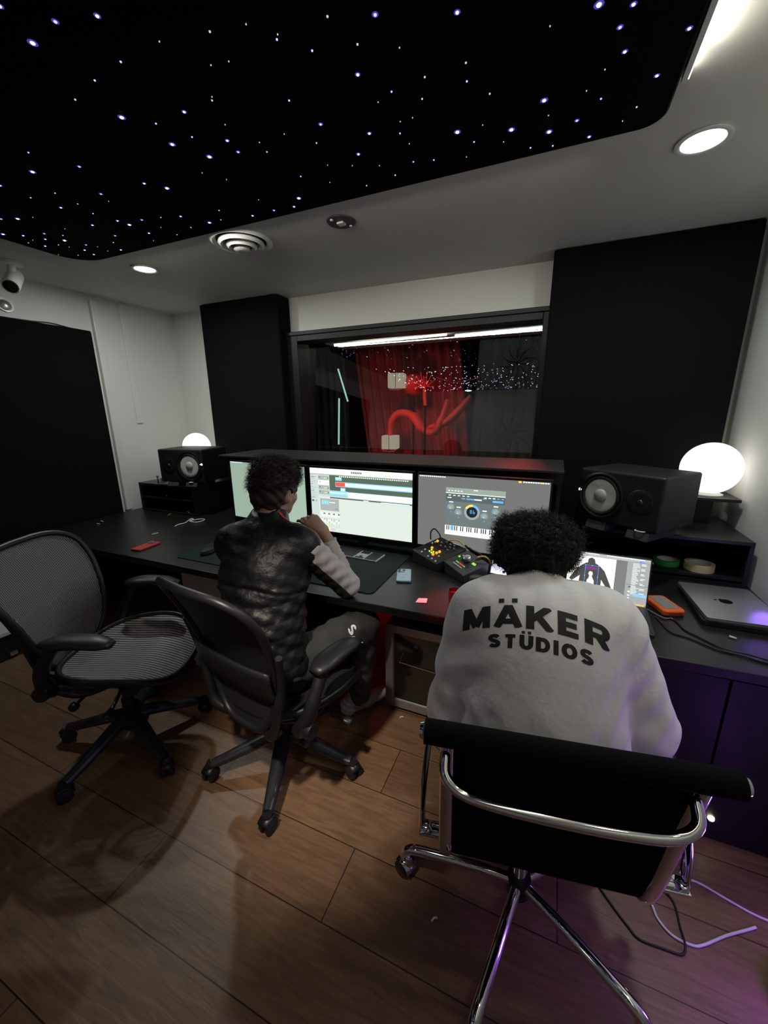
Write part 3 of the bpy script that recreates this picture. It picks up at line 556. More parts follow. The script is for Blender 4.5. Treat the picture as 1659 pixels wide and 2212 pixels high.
def knobs(mb,W,H):
    for k,(cx,cy) in enumerate(((.10,.40),(.235,.50),(.68,.53),(.86,.42))):
        X=px0+(px1-px0)*cx; Y=py0+(py1-py0)*cy
        disc(mb,X,Y,.0185,7,0,W,H,.0100,.0155,-40,220); disc(mb,X,Y,.0185,4,0,W,H,.0101,.0155,120 if k%2 else 150,220); disc(mb,X,Y,.013,3,0,W,H,.0102); disc(mb,X-.004/W,Y+.012,.0018,6,0,W,H,.0104)
    X=px0+(px1-px0)*.47; Y=py0+(py1-py0)*.47
    disc(mb,X,Y,.042,7,0,W,H,.0100,.030); disc(mb,X,Y,.042,5,0,W,H,.0101,.030,85,150); disc(mb,X,Y,.042,4,0,W,H,.0102,.030,30,80); disc(mb,X,Y,.029,8,0,W,H,.0101)
    # note read-out "Bb"
    for dx,big in ((-.010,1),(.006,0)):
        h=.020 if big else .020
        x=-W/2+X*W+dx; z=H/2-Y*H-.008
        o=-.0106
        def q(a,b_,c_,d_): mb.add([(x+a,o,z+b_),(x+c_,o,z+b_),(x+c_,o,z+d_),(x+a,o,z+d_)],[(0,1,2,3)],4)
        q(0,0,.0022,h)
        q(0,0,.009,.0022); q(0,.009,.009,.0112); q(.008,0.001,.010,.010)
        if big: q(0,h-.0022,.009,h); q(.008,.010,.010,h-.001)
monitor('right of the three monitors, grey desktop with a plug-in window above piano keys',-.695,2.078,.008,2.052,R2,c_r,knobs)

# ------------------------------------------------------------------ studio speakers lying on their sides
def speaker(label,loc,rz,woofer_side):
    """front faces local -Y; woofer_side -1 = left of the face"""
    t=thing('studio_speaker',label,'speaker',loc,rz=rz)
    Wd,Hh,Dp=.415,.268,.33
    MB().bx(-Wd/2,Wd/2,0,Dp,0,Hh).build('cabinet',M['cab'],t,bevel=.012,seg=3)
    wx=woofer_side*.085; zc=Hh/2+.002
    MB().lathe([(.118,.001),(.120,-.006),(.112,-.009),(.104,-.006),(.100,-.001)],(wx,0,zc),44,axis='Y').build('woofer_ring',M['blackpl'],t,smooth=40)
    MB().lathe([(.100,-.001),(.094,-.008),(.086,-.006),(.083,.000)],(wx,0,zc),44,axis='Y').build('woofer_surround',M['rubber'],t,smooth=60)
    wf=MB().lathe([(.084,-.0015),(.078,-.0030),(.055,-.0012),(.030,-.0005),(.001,-.0005)],(wx,0,zc),44,axis='Y').build('woofer_cone',M['cone'],t,smooth=70)
    MB().lathe([(.0335,-.0012),(.033,-.004),(.025,-.010),(.012,-.0135),(.001,-.0145)],(wx,0,zc),32,axis='Y').build('dust_cap',mat('dust_cap',(.45,.44,.42),.5) if 'dust_cap' not in bpy.data.materials else bpy.data.materials['dust_cap'],wf,smooth=70)
    tx=-woofer_side*.112
    MB().lathe([(.062,-.0008),(.056,-.004),(.034,-.002),(.020,-.0015),(.001,-.0015)],(tx,0,zc),40,axis='Y').build('tweeter_waveguide',M['blackpl'],t,smooth=60)
    MB().lathe([(.016,-.002),(.014,-.006),(.007,-.010),(.001,-.011)],(tx,0,zc),24,axis='Y').build('tweeter_dome',M['dglass'],t,smooth=60)
    MB().lathe([(.001,-.0075),(.0075,-.0075),(.0085,0),(.001,0)],(woofer_side*.198,0,zc+.015),14,axis='Y').build('power_light',M['led'],t)
    return t
RZ=.98
speaker('studio speaker lying on the right rack, white woofer at its left',(.305,2.215,RZ+.045),math.radians(-38),-1)
speaker('studio speaker lying on the left rack, white woofer at its right',(-2.80,2.29,1.0+.035),math.radians(10),1)
padm=mat('grey_foam_pad',(.035,.035,.035),.8,bump=(120,.3))
def foam(label,x,y,z,rz,grp=None):
    t=MB().prism([(0,-.05),(.16,-.05),(.20,.03),(.0,.036)],lambda p:(-.04,p[0]-.04,p[1]+.05-.05+.0),lambda p:(.04,p[0]-.04,p[1]+.0)).build('foam_wedge',padm,bevel=.004)
    t.location=(x,y,z); t.rotation_euler=(0,0,rz); return tag(t,label,'speaker pad',grp)
def wedge(label,x,y,z,rz,h):
    mb=MB(); mb.prism([(-.05,0),(.20,0),(.20,h),(-.035,h)],lambda p:(-.052,p[0],p[1]),lambda p:(.052,p[0],p[1]))
    t=mb.build('foam_wedge',padm,bevel=.004); t.location=(x,y,z); t.rotation_euler=(0,0,rz); return tag(t,label,'speaker pad')
wedge('grey foam wedge under the woofer end of the right speaker',.255,2.30,RZ+.001,math.radians(-38),.042)
wedge('grey foam wedge with a white ring on it under the right speaker',.425,2.15+.02,RZ+.001,math.radians(-38),.042)
wedge('dark foam wedge under the left end of the left speaker',-2.90,2.31,1.001,math.radians(10),.032)
wedge('dark foam wedge under the woofer end of the left speaker',-2.72,2.335,1.001,math.radians(10),.032)
o=MB().tube([(.022*math.cos(a),.014*math.sin(a),0) for a in [2*PI*i/24 for i in range(24)]],.003,8,closed=True).build('white_ring',M['wcord'],loc=(.41,2.135,RZ+.047)); o.rotation_euler=(0,0,-.5)
tag(o,'small white ring lying on the foam wedge below the right speaker','ring')
o=MB().lathe([(.001,0),(.012,0),(.014,.004),(.006,.008),(.001,.008)],n=20).build('white_ring',M['wcord'],loc=(-2.716,2.30,1.034)); o.scale=(1.7,1,1)
tag(o,'tiny white cap lying on the foam wedge below the left speaker','cap')

# globe lamps
def globe(label,x,y,z,r):
    t=thing('globe_lamp',label,'lamp',(x,y,z))
    MB().lathe([(.001,0),(r*.55,0),(r*.55,.006),(r*.45,.012),(r*.40,.018),(.001,.018)],n=32).build('lamp_base',M['white'],t,smooth=40)
    n=22; MB().lathe([(max(.001,r*math.sin(PI*i/n)),r*.95+.012-r*math.cos(PI*i/n)) for i in range(n+1)],n=40).build('glass_globe',M['globe'],t,smooth=80)
    return t
st=thing('lamp_stand_shelf','small black stand with a board top carrying the right globe lamp','stand',(.785,2.66,RZ))
MB().bx(-.10,.125,-.12,.10,.135,.152).build('stand_board',M['rack'],st,bevel=.002)
MB().bx(-.035,.035,-.035,.035,0,.135).build('stand_post',M['blackpl'],st)
globe('glowing white globe lamp beside the right speaker near the right wall',.785,2.650,RZ+.1525,.138)
st=thing('lamp_stand_shelf','small black stand behind the left speaker carrying the left globe lamp','stand',(-3.03,2.68,1.0005))
MB().bx(-.10,.10,-.10,.10,.145,.163).build('stand_board',M['rack'],st,bevel=.002)
MB().bx(-.035,.035,-.035,.035,0,.145).build('stand_post',M['blackpl'],st)
globe('glowing white globe lamp mostly hidden behind the left speaker',-3.03,2.68,1.164,.120)

# ------------------------------------------------------------------ mesh task chairs
M['seatmesh']=stripe_mesh('woven_seat_mesh',(.30,.285,.28),62,0,0.15)
M['backmesh']=stripe_mesh('woven_back_mesh',(.22,.21,.225),110,0,0.45)
M['chairblack']=mat('graphite_chair_frame',(.011,.011,.014),.42)
M['base']=mat('graphite_chair_base',(.028,.028,.036),.33,metal=.2)
def superpt(a,n=2.6):
    c,s=math.cos(a),math.sin(a); return (abs(c)**(2/n))*(1 if c>=0 else -1),(abs(s)**(2/n))*(1 if s>=0 else -1)
def caster(parent,loc,ang,chrome=False,r=.028):
    t=MB()
    for s in (-1,1): t.lathe([(.001,s*.008),(r*.96,s*.008),(r,s*.011),(r,s*.022),(r*.8,s*.027),(.001,s*.028)],(0,0,r),20,axis='X')
    o=t.build('caster_wheels',M['rubber'] if not chrome else M['blackpl'],parent,smooth=40,loc=loc); o.rotation_euler=(0,0,ang)
    h=MB().tube([(0,.016,r+.028),(0,.018,r+.044),(0,.018,r+.055)],[.016,.014,.011],12)
    h.grid(lambda u,v:((v-.5)*.05,(r+.008)*math.cos(.25+u*2.3)*1.0,r+(r+.008)*math.sin(.25+u*2.3)),10,3)
    hh=h.build('caster_hood',M['blackpl'] if not chrome else M['chrome'],o,smooth=50); sd=hh.modifiers.new('s','SOLIDIFY'); sd.thickness=.003
    return o
def task_chair(label,loc,rz,base_rot,tilt=0.0,mesh_m=None,arm_yaw=(0,0),dz=0.0,bw=1.0,H1=1.055,sh=(0,0),H0=.44,seat_m=None):
    t=thing('mesh_task_chair',label,'office chair',loc,rz=rz)
    # five-star base
    for k in range(5):
        a=base_rot+2*PI*k/5; ca,sa=math.cos(a),math.sin(a)
        pts=[(.02,.150),(.08,.143),(.18,.115),(.27,.090),(.325,.080)]; P=[(r*ca,r*sa,z) for r,z in smoothpts([(p[0],p[1],0) for p in pts],3) for _ in (0,)] if False else []
        for q in smoothpts([(p[0],0,p[1]) for p in pts],3): P.append((q.x*ca,q.x*sa,q.z))
        n=len(P); rr=[.039-.018*i/(n-1) for i in range(n)]
        lg=MB().tube(P,rr,12,flat=(.75,1.05,(0,0,1)))
        lg.tube([(.328*ca,.328*sa,.084),(.338*ca,.338*sa,.068)],[.022,.018],12)
        l=lg.build('base_leg',M['base'],t,smooth=50)
        caster(l,(.334*ca,.334*sa,0),a+PI/2+(.9 if k%2 else -.5),r=.031)
    MB().lathe([(.001,.085),(.035,.085),(.047,.105),(.047,.158),(.036,.175),(.001,.175)],n=28).build('base_hub',M['base'],t,smooth=40)
    MB().lathe([(.001,.13),(.027,.13),(.027,.25),(.020,.255),(.020,.36),(.001,.36)],n=24).build('gas_column',M['blackpl'],t,smooth=40)
    made=set(t.children)
    # tilt mechanism
    mb=MB().tube([(0,-.20,.375),(0,-.12,.355),(0,.0,.345),(0,.10,.355),(0,.17,.380)],[.05,.095,.110,.100,.060],18,flat=(.42,1,(0,0,1)))
    mb.tube([(0,-.21,.405),(0,-.10,.385),(0,.05,.38),(0,.20,.40)],[.12,.17,.17,.12],18,flat=(.14,1,(0,0,1)))
    for s in (-1,1):
        mb.tube(smoothpts([(s*.02,.02,.35),(s*.13,-.03,.36),(s*.215,-.09,.385),(s*.235,-.17,.43)],5),.017,10)
        mb.tube(smoothpts([(s*.03,.08,.36),(s*.12,.10,.38),(s*.20,.08,.415)],5),.013,10)
    mb.build('tilt_mechanism',M['chairblack'],t,smooth=60)
    lv=MB().tube([(.08,.02,.35),(.17,.04,.335),(.24,.05,.325)],[.008,.008,.009],8); lv.tube([(.235,.05,.326),(.26,.052,.322),(.30,.056,.316),(.305,.056,.316)],[.010,.018,.019,.012],12,flat=(.55,1,(0,0,1))); lv.build('tilt_lever',M['blackpl'],t,smooth=60)
    lv=MB().tube([(.07,-.09,.35),(.20,-.12,.325)],.007,8); lv.lathe([(.001,-.015),(.018,-.012),(.020,0),(.018,.012),(.001,.015)],(.21,-.125,.32),14,axis='X'); lv.build('tension_knob',M['blackpl'],t,smooth=60)
    # seat: rounded, waterfall front
    def seat_out(a):
        x,y=superpt(a,2.7); w=.278*(1.0-.12*max(0,-y)); return x*w,y*.250+.025
    def seat_z(x,y):
        z=.452+.030*(abs(x)/.25)**2.2 + .010*(-y/.24)
        if y>.10: z-=.9*(y-.10)**1.55
        return z-.012*math.exp(-((x/.16)**2+((y+.02)/.14)**2))
    N=56
    MB().tube([(lambda p:(p[0],p[1],seat_z(*p)-.004))(seat_out(2*PI*i/N)) for i in range(N)],.0155,10,closed=True,flat=(1.15,.8,(0,0,1))).build('seat_frame',M['chairblack'],t,smooth=70)
    sm=MB().grid(lambda u,v:(lambda p:(p[0]*v,p[1]*v+.015*(1-v),seat_z(p[0]*v,p[1]*v+.015*(1-v))))(seat_out(2*PI*u)),N,14,closeu=True)
    sm.build('seat_mesh',seat_m or M['seatmesh'],t,smooth=180)
    mb=MB()
    for s in (-1,1): mb.tube(smoothpts([(s*.245,-.13,.452),(s*.225,-.06,.425),(s*.20,.05,.415),(s*.19,.15,.42)],6),.015,8)
    mb.tube(smoothpts([(-.24,-.13,.45),(-.12,-.18,.425),(0,-.19,.415),(.12,-.18,.425),(.24,-.13,.45)],5),.014,8); mb.build('seat_support',M['chairblack'],t,smooth=60)
    # back
    H1=H1-dz
    def bk_out(a):
        x,z=superpt(a,4.2); h=(H0+H1)/2+z*(H1-H0)/2; u=max(0,(h-H0)/(H1-H0))
        w=.172+.125*min(1,u*1.12)**.85
        return x*w*bw, h
    def bk_y(x,h):
        u=max(0,(h-H0)/(H1-H0))
        return -.235-.10*u-.06*u*u+.035*math.sin(u*PI*1.1)*1.0+.16*(x/.28)**2*.28 - tilt*(h-.44)
    c0=(0,(H0+H1)/2)
    mb=MB().tube([(lambda p:(p[0],bk_y(*p)-.003,p[1]))(bk_out(2*PI*i/N)) for i in range(N)],.0150,10,closed=True)
    mb.build('back_frame',M['chairblack'],t,smooth=70)
    MB().grid(lambda u,v:(lambda p:(p[0]*v,bk_y(p[0]*v,c0[1]+(p[1]-c0[1])*v),c0[1]+(p[1]-c0[1])*v))(bk_out(2*PI*u)),N,14,closeu=True).build('back_mesh',mesh_m or M['backmesh'],t,smooth=180)
    # lumbar pad and its yoke behind the mesh
    MB().grid(lambda u,v:((u-.5)*.42,bk_y((u-.5)*.42,.60+v*.13)-.028-.012*math.sin(v*PI),.60+v*.13-.03*abs(u-.5)),20,6).build('lumbar_pad',M['chairblack'],t,smooth=180).modifiers.new('s','SOLIDIFY').thickness=.010
    mb=MB()
    for s in (-1,1):
        mb.tube(smoothpts([(s*.05,-.18,.37),(s*.16,-.24,.42),(s*.20,bk_y(.2,.52)-.03,.52),(s*.235,bk_y(.235,.66)-.022,.66),(s*.262,bk_y(.262,.80)-.012,.80)],6),[.022]*8+[.018]*9+[.013]*8,10)
    mb.build('back_support',M['chairblack'],t,smooth=60)
    # arms
    for s in (-1,1):
        st=MB().tube(smoothpts([(s*.230,-.17,.42),(s*.278,-.165,.50),(s*.290,-.135,.58),(s*.288,-.085,.655)],6),[.030]*6+[.027]*6+[.024]*7,12,flat=(1,1,(0,1,0)))
        so=st.build('arm_stem',M['chairblack'],t,smooth=60)
        ay=arm_yaw[0 if s<0 else 1]; ca,sa=math.cos(ay),math.sin(ay)
        pad=MB(); n=14; pp=[];rw=[]
        for i in range(n+1):
            u=i/n; y=-.13+.27*u; pp.append((s*.285+(-y)*sa*0+ -sa*(y),y*ca,.668+.012*math.sin(u*PI)-.010*u*u)); rw.append(.052*min(1,(.25+3.2*min(u,1-u)))**.5*(1-.12*u))
        pad.tube(pp,rw,16,flat=(.48,1,(0,0,1)))
        pad.build('armrest_pad',M['chairblack'],t,smooth=80)
        MB().lathe([(.001,-.02),(.030,-.018),(.033,0),(.030,.018),(.001,.02)],(s*.285,-.170,.450),18,axis='X').build('arm_adjust_knob',M['blackpl'],t,smooth=60)
    for ch in t.children:
        if ch not in made: ch.location=(sh[0],sh[1],dz)
    return t
task_chair('empty mesh task chair turned toward the desk at the left, seen whole',(-1.81,1.0,0),math.radians(-64),math.radians(51),mesh_m=M['backmesh'],dz=.062,H1=1.05,sh=(.0,.045))
M['backshaded']=mat('shaded_back_mesh',(.015,.015,.017),.6,bump=(300,.3))  # same chair mesh with the shade on it put into the colour
task_chair('mesh task chair the person in the black vest sits on',(-1.035,1.21,0),math.radians(-9),math.radians(15),mesh_m=M['backshaded'],bw=.84,H1=1.05,dz=.01,sh=(.045,.0),H0=.40,seat_m=M['backshaded'])

# ------------------------------------------------------------------ chrome chair
CH=thing('chrome_office_chair','low black sling chair with chrome frame the person in the white sweater sits on','office chair',(.02,1.02,0),rz=math.radians(10))
for k in range(5):
    a=math.radians(176+72*k); ca,sa=math.cos(a),math.sin(a)
    P=[(q.x*ca,q.x*sa,q.z) for q in smoothpts([(.01,0,.125),(.12,0,.130),(.29,0,.122),(.355,0,.112),(.378,0,.085),(.378,0,.066)],4)]
    l=MB().tube(P,.0165,14).build('base_leg',M['chrome'],CH,smooth=60)
    caster(l,(.378*ca,.378*sa,0),a+1.1,True,.029)
MB().lathe([(.001,.085),(.036,.085),(.036,.145),(.001,.145)],n=28).build('base_hub',M['blackpl'],CH,smooth=40)
MB().lathe([(.001,.14),(.022,.14),(.022,.40),(.001,.40)],n=24).build('gas_column',M['chrome'],CH,smooth=40)
MB().box((0,0,.375),(.10,.20,.05)).build('tilt_mechanism',M['blackpl'],CH,bevel=.01)
# side rails: one continuous bent flat bar each side
sidep=[(.24,.445),(.16,.462),(.0,.435),(-.12,.415),(-.185,.44),(-.205,.52),(-.215,.66),(-.228,.80),(-.232,.865)]
sp=smoothpts([(0,y,z) for y,z in sidep],5)
bot=lambda z:max(0,min(1,(.86-z)/.42))
for s in (-1,1):
    MB().tube([(s*(.263-.022*bot(p.z))+.03-.018*bot(p.z),p.y+.0,p.z) for p in sp],.020,12,flat=(.85,.5,(1,0,0))).build('side_rail',M['alum'] if False else M['chrome'],CH,smooth=40)
# sling
def sling(u,v):
    i=v*(len(sp)-1); k=min(int(i),len(sp)-2); f=i-k; p=sp[k]*(1-f)+sp[k+1]*f
    return ((u-.5)*(.50-.04*bot(p.z))+.03-.018*bot(p.z),p.y+.006,p.z+.004)
o=MB().grid(sling,12,60).build('sling',M['blackfab'],CH,smooth=80); sd=o.modifiers.new('s','SOLIDIFY'); sd.thickness=.016; sd.offset=0
MB().tube([(-.285,-.238,.872),(.345,-.238,.872)],.028,18).build('top_roll',M['blackfab'],CH,smooth=60)
MB().tube([(-.24,.25,.44),(.30,.25,.44)],.022,16).build('front_roll',M['blackfab'],CH,smooth=60)
for s in (-1,1):
    MB().tube([(s*.318+.03,-.238,.872),(s*.326+.03,-.238,.872)],[.020,.017],16).build('roll_cap',M['chrome'],CH,smooth=40)
# back stretcher bow and under-seat stretchers
MB().tube(smoothpts([(-.236,-.236,.815),(-.232,-.272,.790),(-.19,-.292,.770),(-.10,-.30,.764),(.02,-.302,.762),(.14,-.30,.764),(.225,-.292,.770),(.268,-.272,.790),(.275,-.236,.815)],5),.0125,12).build('back_stretcher',M['chrome'],CH,smooth=60)
MB().tube([(-.235,-.05,.405),(.03,-.0,.385),(.295,-.05,.405)],.013,12,flat=(1,1.6,(0,0,1))).build('seat_stretcher',M['chrome'],CH,smooth=60)
MB().tube([(-.235,.12,.43),(.03,.06,.385),(.295,.12,.43)],.013,12,flat=(1,1.6,(0,0,1))).build('seat_stretcher',M['chrome'],CH,smooth=60)
for s in (-1,1):
    X=s*.263+.03; A=s*.325+.03
    MB().tube(smoothpts([(X,-.13,.445),(A,-.13,.445),(A+s*.006,-.125,.46),(A+s*.006,-.10,.56),(A,-.02,.655),(A,.06,.668),(A,.16,.655),(A,.175,.60),(A,.14,.47),(X,.12,.45)],5),.021,12,flat=(.42,1,(1,0,0)) ).build('armrest',M['chrome'],CH,smooth=50)
    MB().tube([(A,-.04,.672),(A,.15,.672)],.018,12,flat=(.6,1,(0,0,1))).build('armrest_pad',M['blackpl'],CH,smooth=60)
    MB().box((X+s*.035,-.135,.440),(.075,.045,.010)).build('arm_bracket',M['chrome'],CH,bevel=.002)

# ------------------------------------------------------------------ organic surfaces: smooth-blended fields turned into one skin
class Field:
    def __init__(s, lo, hi, h):
        s.lo=np.array(lo,float); s.h=h; s.n=(np.ceil((np.array(hi)-s.lo)/h).astype(int)+1)
        s.F=np.full(s.n,0.06,np.float32)
    def sub(s,a,b):
        i0=np.maximum(((a-s.lo)/s.h).astype(int),0); i1=np.minimum(((b-s.lo)/s.h).astype(int)+2,s.n)
        if (i1<=i0).any(): return None
        ax=[s.lo[k]+s.h*np.arange(i0[k],i1[k]) for k in range(3)]
        X,Y,Z=np.meshgrid(*ax,indexing='ij'); return (slice(i0[0],i1[0]),slice(i0[1],i1[1]),slice(i0[2],i1[2])),X,Y,Z
    def mix(s,sl,d,k,cut=False):
        f=s.F[sl]
        if cut: s.F[sl]=np.maximum(f,-d) if not k else -s.smin(-f,d,k); return
        s.F[sl]=np.minimum(f,d) if not k else s.smin(f,d,k)
    @staticmethod
    def smin(a,b,k):
        hh=np.clip(.5+.5*(b-a)/k,0,1); return b*(1-hh)+a*hh-k*hh*(1-hh)
    def cap(s,a,b,ra,rb,k=.02,grow=0,cut=False):
        a=np.array(a,float); b=np.array(b,float); ra+=grow; rb+=grow; m=max(ra,rb)+.06
        g=s.sub(np.minimum(a,b)-m,np.maximum(a,b)+m)
        if g is None: return
        sl,X,Y,Z=g; ba=b-a; L=ba@ba+1e-12
        t=np.clip(((X-a[0])*ba[0]+(Y-a[1])*ba[1]+(Z-a[2])*ba[2])/L,0,1)
        d=np.sqrt((X-a[0]-t*ba[0])**2+(Y-a[1]-t*ba[1])**2+(Z-a[2]-t*ba[2])**2)-(ra+(rb-ra)*t)
        s.mix(sl,d.astype(np.float32),k,cut)
    def ell(s,c,r,R=None,k=.02,grow=0,cut=False):
        c=np.array(c,float); r=np.array(r,float)+grow; m=max(r)+.06
        g=s.sub(c-m,c+m)
        if g is None: return
        sl,X,Y,Z=g; P=np.stack([X-c[0],Y-c[1],Z-c[2]],-1)
        if R is not None: P=P@np.array(R)
        k0=np.sqrt(((P/r)**2).sum(-1)); k1=np.sqrt(((P/(r*r))**2).sum(-1))+1e-9
        s.mix(sl,(k0*(k0-1)/k1).astype(np.float32),k,cut)
    def plane(s,p,n,k=0):
        """keep the side where (x-p).n < 0"""
        p=np.array(p,float); n=np.array(n,float); n/=np.linalg.norm(n)
        ax=[s.lo[i]+s.h*np.arange(s.n[i]) for i in range(3)]
        X,Y,Z=np.meshgrid(*ax,indexing='ij'); d=((X-p[0])*n[0]+(Y-p[1])*n[1]+(Z-p[2])*n[2]).astype(np.float32)
        s.F=np.maximum(s.F,d)
    def disp(s,fn):
        ax=[s.lo[i]+s.h*np.arange(s.n[i]) for i in range(3)]
        X,Y,Z=np.meshgrid(*ax,indexing='ij'); s.F=s.F+fn(X,Y,Z).astype(np.float32)
    def mesh(s):
        F=s.F; neg=F<0; n=s.n-1
        acc=np.zeros((*n,3),np.float32); cnt=np.zeros(n,np.float32)
        C=[(i,j,k) for i in(0,1) for j in(0,1) for k in(0,1)]
        v=lambda A,c:A[c[0]:c[0]+n[0],c[1]:c[1]+n[1],c[2]:c[2]+n[2]]
        for a in C:
            for ax_ in range(3):
                if a[ax_]: continue
                b=list(a); b[ax_]=1; fa,fb=v(F,a),v(F,b); m=(fa<0)!=(fb<0)
                idx=np.nonzero(m); t=fa[idx]/(fa[idx]-fb[idx])
                for q in range(3): acc[idx+(np.full(len(t),q),)] += a[q]+(t if q==ax_ else 0)
                cnt[idx]+=1
        act=cnt>0; ids=np.full(n,-1,np.int64); I=np.nonzero(act); ids[I]=np.arange(len(I[0]))
        V=(np.stack(I,-1)+acc[I]/cnt[I][:,None])*s.h+s.lo
        Q=[]
        for ax_ in range(3):
            o=[0,0,0]; o[ax_]=1
            A=neg[:s.n[0]-o[0],:s.n[1]-o[1],:s.n[2]-o[2]]; Bn=neg[o[0]:,o[1]:,o[2]:]
            idx=np.array(np.nonzero(A!=Bn)); u,w_=[(1,2),(2,0),(0,1)][ax_]
            ok=(idx[u]>0)&(idx[w_]>0)&(idx[u]<n[u])&(idx[w_]<n[w_])&(idx[ax_]<n[ax_]); idx=idx[:,ok]
            fl=A[tuple(idx)]
            def g(du,dw):
                j=idx.copy(); j[u]-=du; j[w_]-=dw; return ids[tuple(j)]
            q=np.stack([g(1,1),g(0,1),g(0,0),g(1,0)],-1); q[~fl]=q[~fl][:,::-1]; Q.append(q)
        return V,np.concatenate(Q)
def field_obj(name,fld,m,parent,origin,smooth_iter=2,R=None):
    V,Q=fld.mesh(); me=bpy.data.meshes.new(name)
    V=V-np.array(origin)
    me.vertices.add(len(V)); me.vertices.foreach_set('co',V.astype(np.float32).ravel())
    me.loops.add(len(Q)*4); me.loops.foreach_set('vertex_index',Q.astype(np.int32).ravel())
    me.polygons.add(len(Q)); me.polygons.foreach_set('loop_start',np.arange(0,len(Q)*4,4,dtype=np.int32))
    me.update(calc_edges=True); me.validate()
    me.polygons.foreach_set('use_smooth',[True]*len(me.polygons))
    me.materials.append(m)
    o=bpy.data.objects.new(name,me); COL.objects.link(o)
    if parent: o.parent=parent
    if smooth_iter:
        s_=o.modifiers.new('sm','SMOOTH'); s_.factor=.5; s_.iterations=smooth_iter
    return o,V,Q
def vn(*a): return np.array(a,float)
def rotm(yaw=0,pitch=0,roll=0):
    return np.array(Matrix.Rotation(math.radians(yaw),3,'Z')@Matrix.Rotation(math.radians(pitch),3,'X')@Matrix.Rotation(math.radians(roll),3,'Y'))

def head_into(F,c,R,g=0,face=True):
    """head centred on c; R turns local axes (x right, y face, z up)"""
    T=lambda x,y,z: vn(*c)+R@vn(x,y,z)
    F.ell(T(0,-.005,.015),(.076,.096,.100),R,.01,g)
    F.ell(T(0,.028,-.045),(.058,.066,.072),R,.03,g)
    F.ell(T(0,.058,-.095),(.024,.022,.018),R,.03,g)
    if face:
        F.cap(T(0,.088,.01),T(0,.112,-.028),.009,.013,.012)           # nose
        for s in (-1,1):
            F.cap(T(s*.014,.092,.022),T(s*.05,.075,.022),.008,.008,.015) # brow
            F.ell(T(s*.031,.082,.006),(.013,.010,.008),R,.006)
            F.ell(T(s*.042,.06,-.03),(.02,.02,.02),R,.02)
        F.cap(T(-.018,.092,-.058),T(.018,.092,-.058),.006,.006,.008); F.cap(T(-.015,.09,-.069),T(.015,.09,-.069),.007,.007,.008)
    for s in (-1,1):    # ears
        Re=R@rotm(s*-22)
        F.ell(T(s*.081,-.008,-.012),(.009,.020,.032),Re,.008); F.cap(T(s*.076,.0,-.036),T(s*.078,.004,-.030),.009,.008,.006)
        F.ell(T(s*.090,.000,-.010),(.006,.011,.018),Re,.004,cut=True)
def hand_into(F,wrist,palm_dir,palm_nrm,side,curl=.6,spread=.1,scale=1.0,pinch=False):
    """palm_dir along the fingers, palm_nrm out of the palm; side +1 right hand"""
    d=vn(*palm_dir); d/=np.linalg.norm(d); n=vn(*palm_nrm); n-=d*(n@d); n/=np.linalg.norm(n); x=np.cross(d,n)*side   # x toward thumb
    w=vn(*wrist); S=scale; P=lambda a,b,c:w+d*a*S+x*b*S+n*c*S
    F.cap(P(.01,0,0),P(.045,.012,0),.026*S,.024*S,.015); F.cap(P(.02,-.012,0),P(.082,-.026,.002),.019*S,.015*S,.02); F.cap(P(.02,.010,0),P(.086,.026,.002),.020*S,.015*S,.02); F.cap(P(.03,0,0),P(.086,.0,.0),.018*S,.016*S,.02)
    for i,(b,l,r) in enumerate(((.030,.072,.0088),(.010,.080,.0092),(-.010,.074,.0088),(-.029,.058,.0078))):
        a0=curl*(.75+.18*i); p=P(.085,b,.0); ang=0
        fan=x*(b*2.2*spread)
        for seg,(fr,cc) in enumerate(((.46,a0),(.30,a0*1.15),(.24,a0*.7))):
            ang+=cc; v=(d*math.cos(ang)+n*math.sin(ang)); v=v+fan; v/=np.linalg.norm(v)
            q=p+v*l*fr*S*1.08; F.cap(p,q,r*S*(1-.08*seg),r*S*(1-.08*(seg+1)),.003); p=q
    p=P(.025,.022,.008); q=P(.055,.050,.024); F.cap(p,q,.015*S,.012*S,.010)
    v=d*.8+n*(.75 if pinch else .45)+x*(-.15 if pinch else .25); v/=np.linalg.norm(v); q2=q+v*.034*S; F.cap(q,q2,.0115*S,.0100*S,.003); v=v+n*.25-x*.3; v/=np.linalg.norm(v); F.cap(q2,q2+v*.028*S,.0100*S,.0085*S,.003)

def strands(name,m,parent,roots,length,curl,rad,sides=3,segs=5,gravity=0.0,seed=1):
    rs=np.random.RandomState(seed); V=[];Fc=[]
    for p,nr in roots:
        L_=length*rs.uniform(.6,1.15); t=nr+rs.normal(0,.35,3); t/=np.linalg.norm(t); a=np.cross(t,rs.normal(0,1,3)); a/=np.linalg.norm(a); b=np.cross(t,a)
        ph=rs.uniform(0,6.28); fr=rs.uniform(.8,1.3)*curl[0]; am=curl[1]*rs.uniform(.6,1.3); o=len(V)
        for i in range(segs+1):
            u=i/segs; c=p+t*L_*u+(a*math.cos(ph+fr*u*6.28)-a*math.cos(ph)+b*math.sin(ph+fr*u*6.28)-b*math.sin(ph))*am*min(1,u*2)+np.array([0,0,-gravity*u*u])
            r=rad*(1-.75*u)
            for k in range(sides):
                an=6.28*k/sides; V.append(tuple(c+(a*math.cos(an)+b*math.sin(an))*r))
        for i in range(segs):
            for k in range(sides):
                l=(k+1)%sides; Fc.append((o+i*sides+k,o+i*sides+l,o+(i+1)*sides+l,o+(i+1)*sides+k))
    me=bpy.data.meshes.new(name); me.from_pydata(V,[],Fc); me.materials.append(m); me.polygons.foreach_set('use_smooth',[True]*len(me.polygons))
    o=bpy.data.objects.new(name,me); COL.objects.link(o); o.parent=parent
    return o

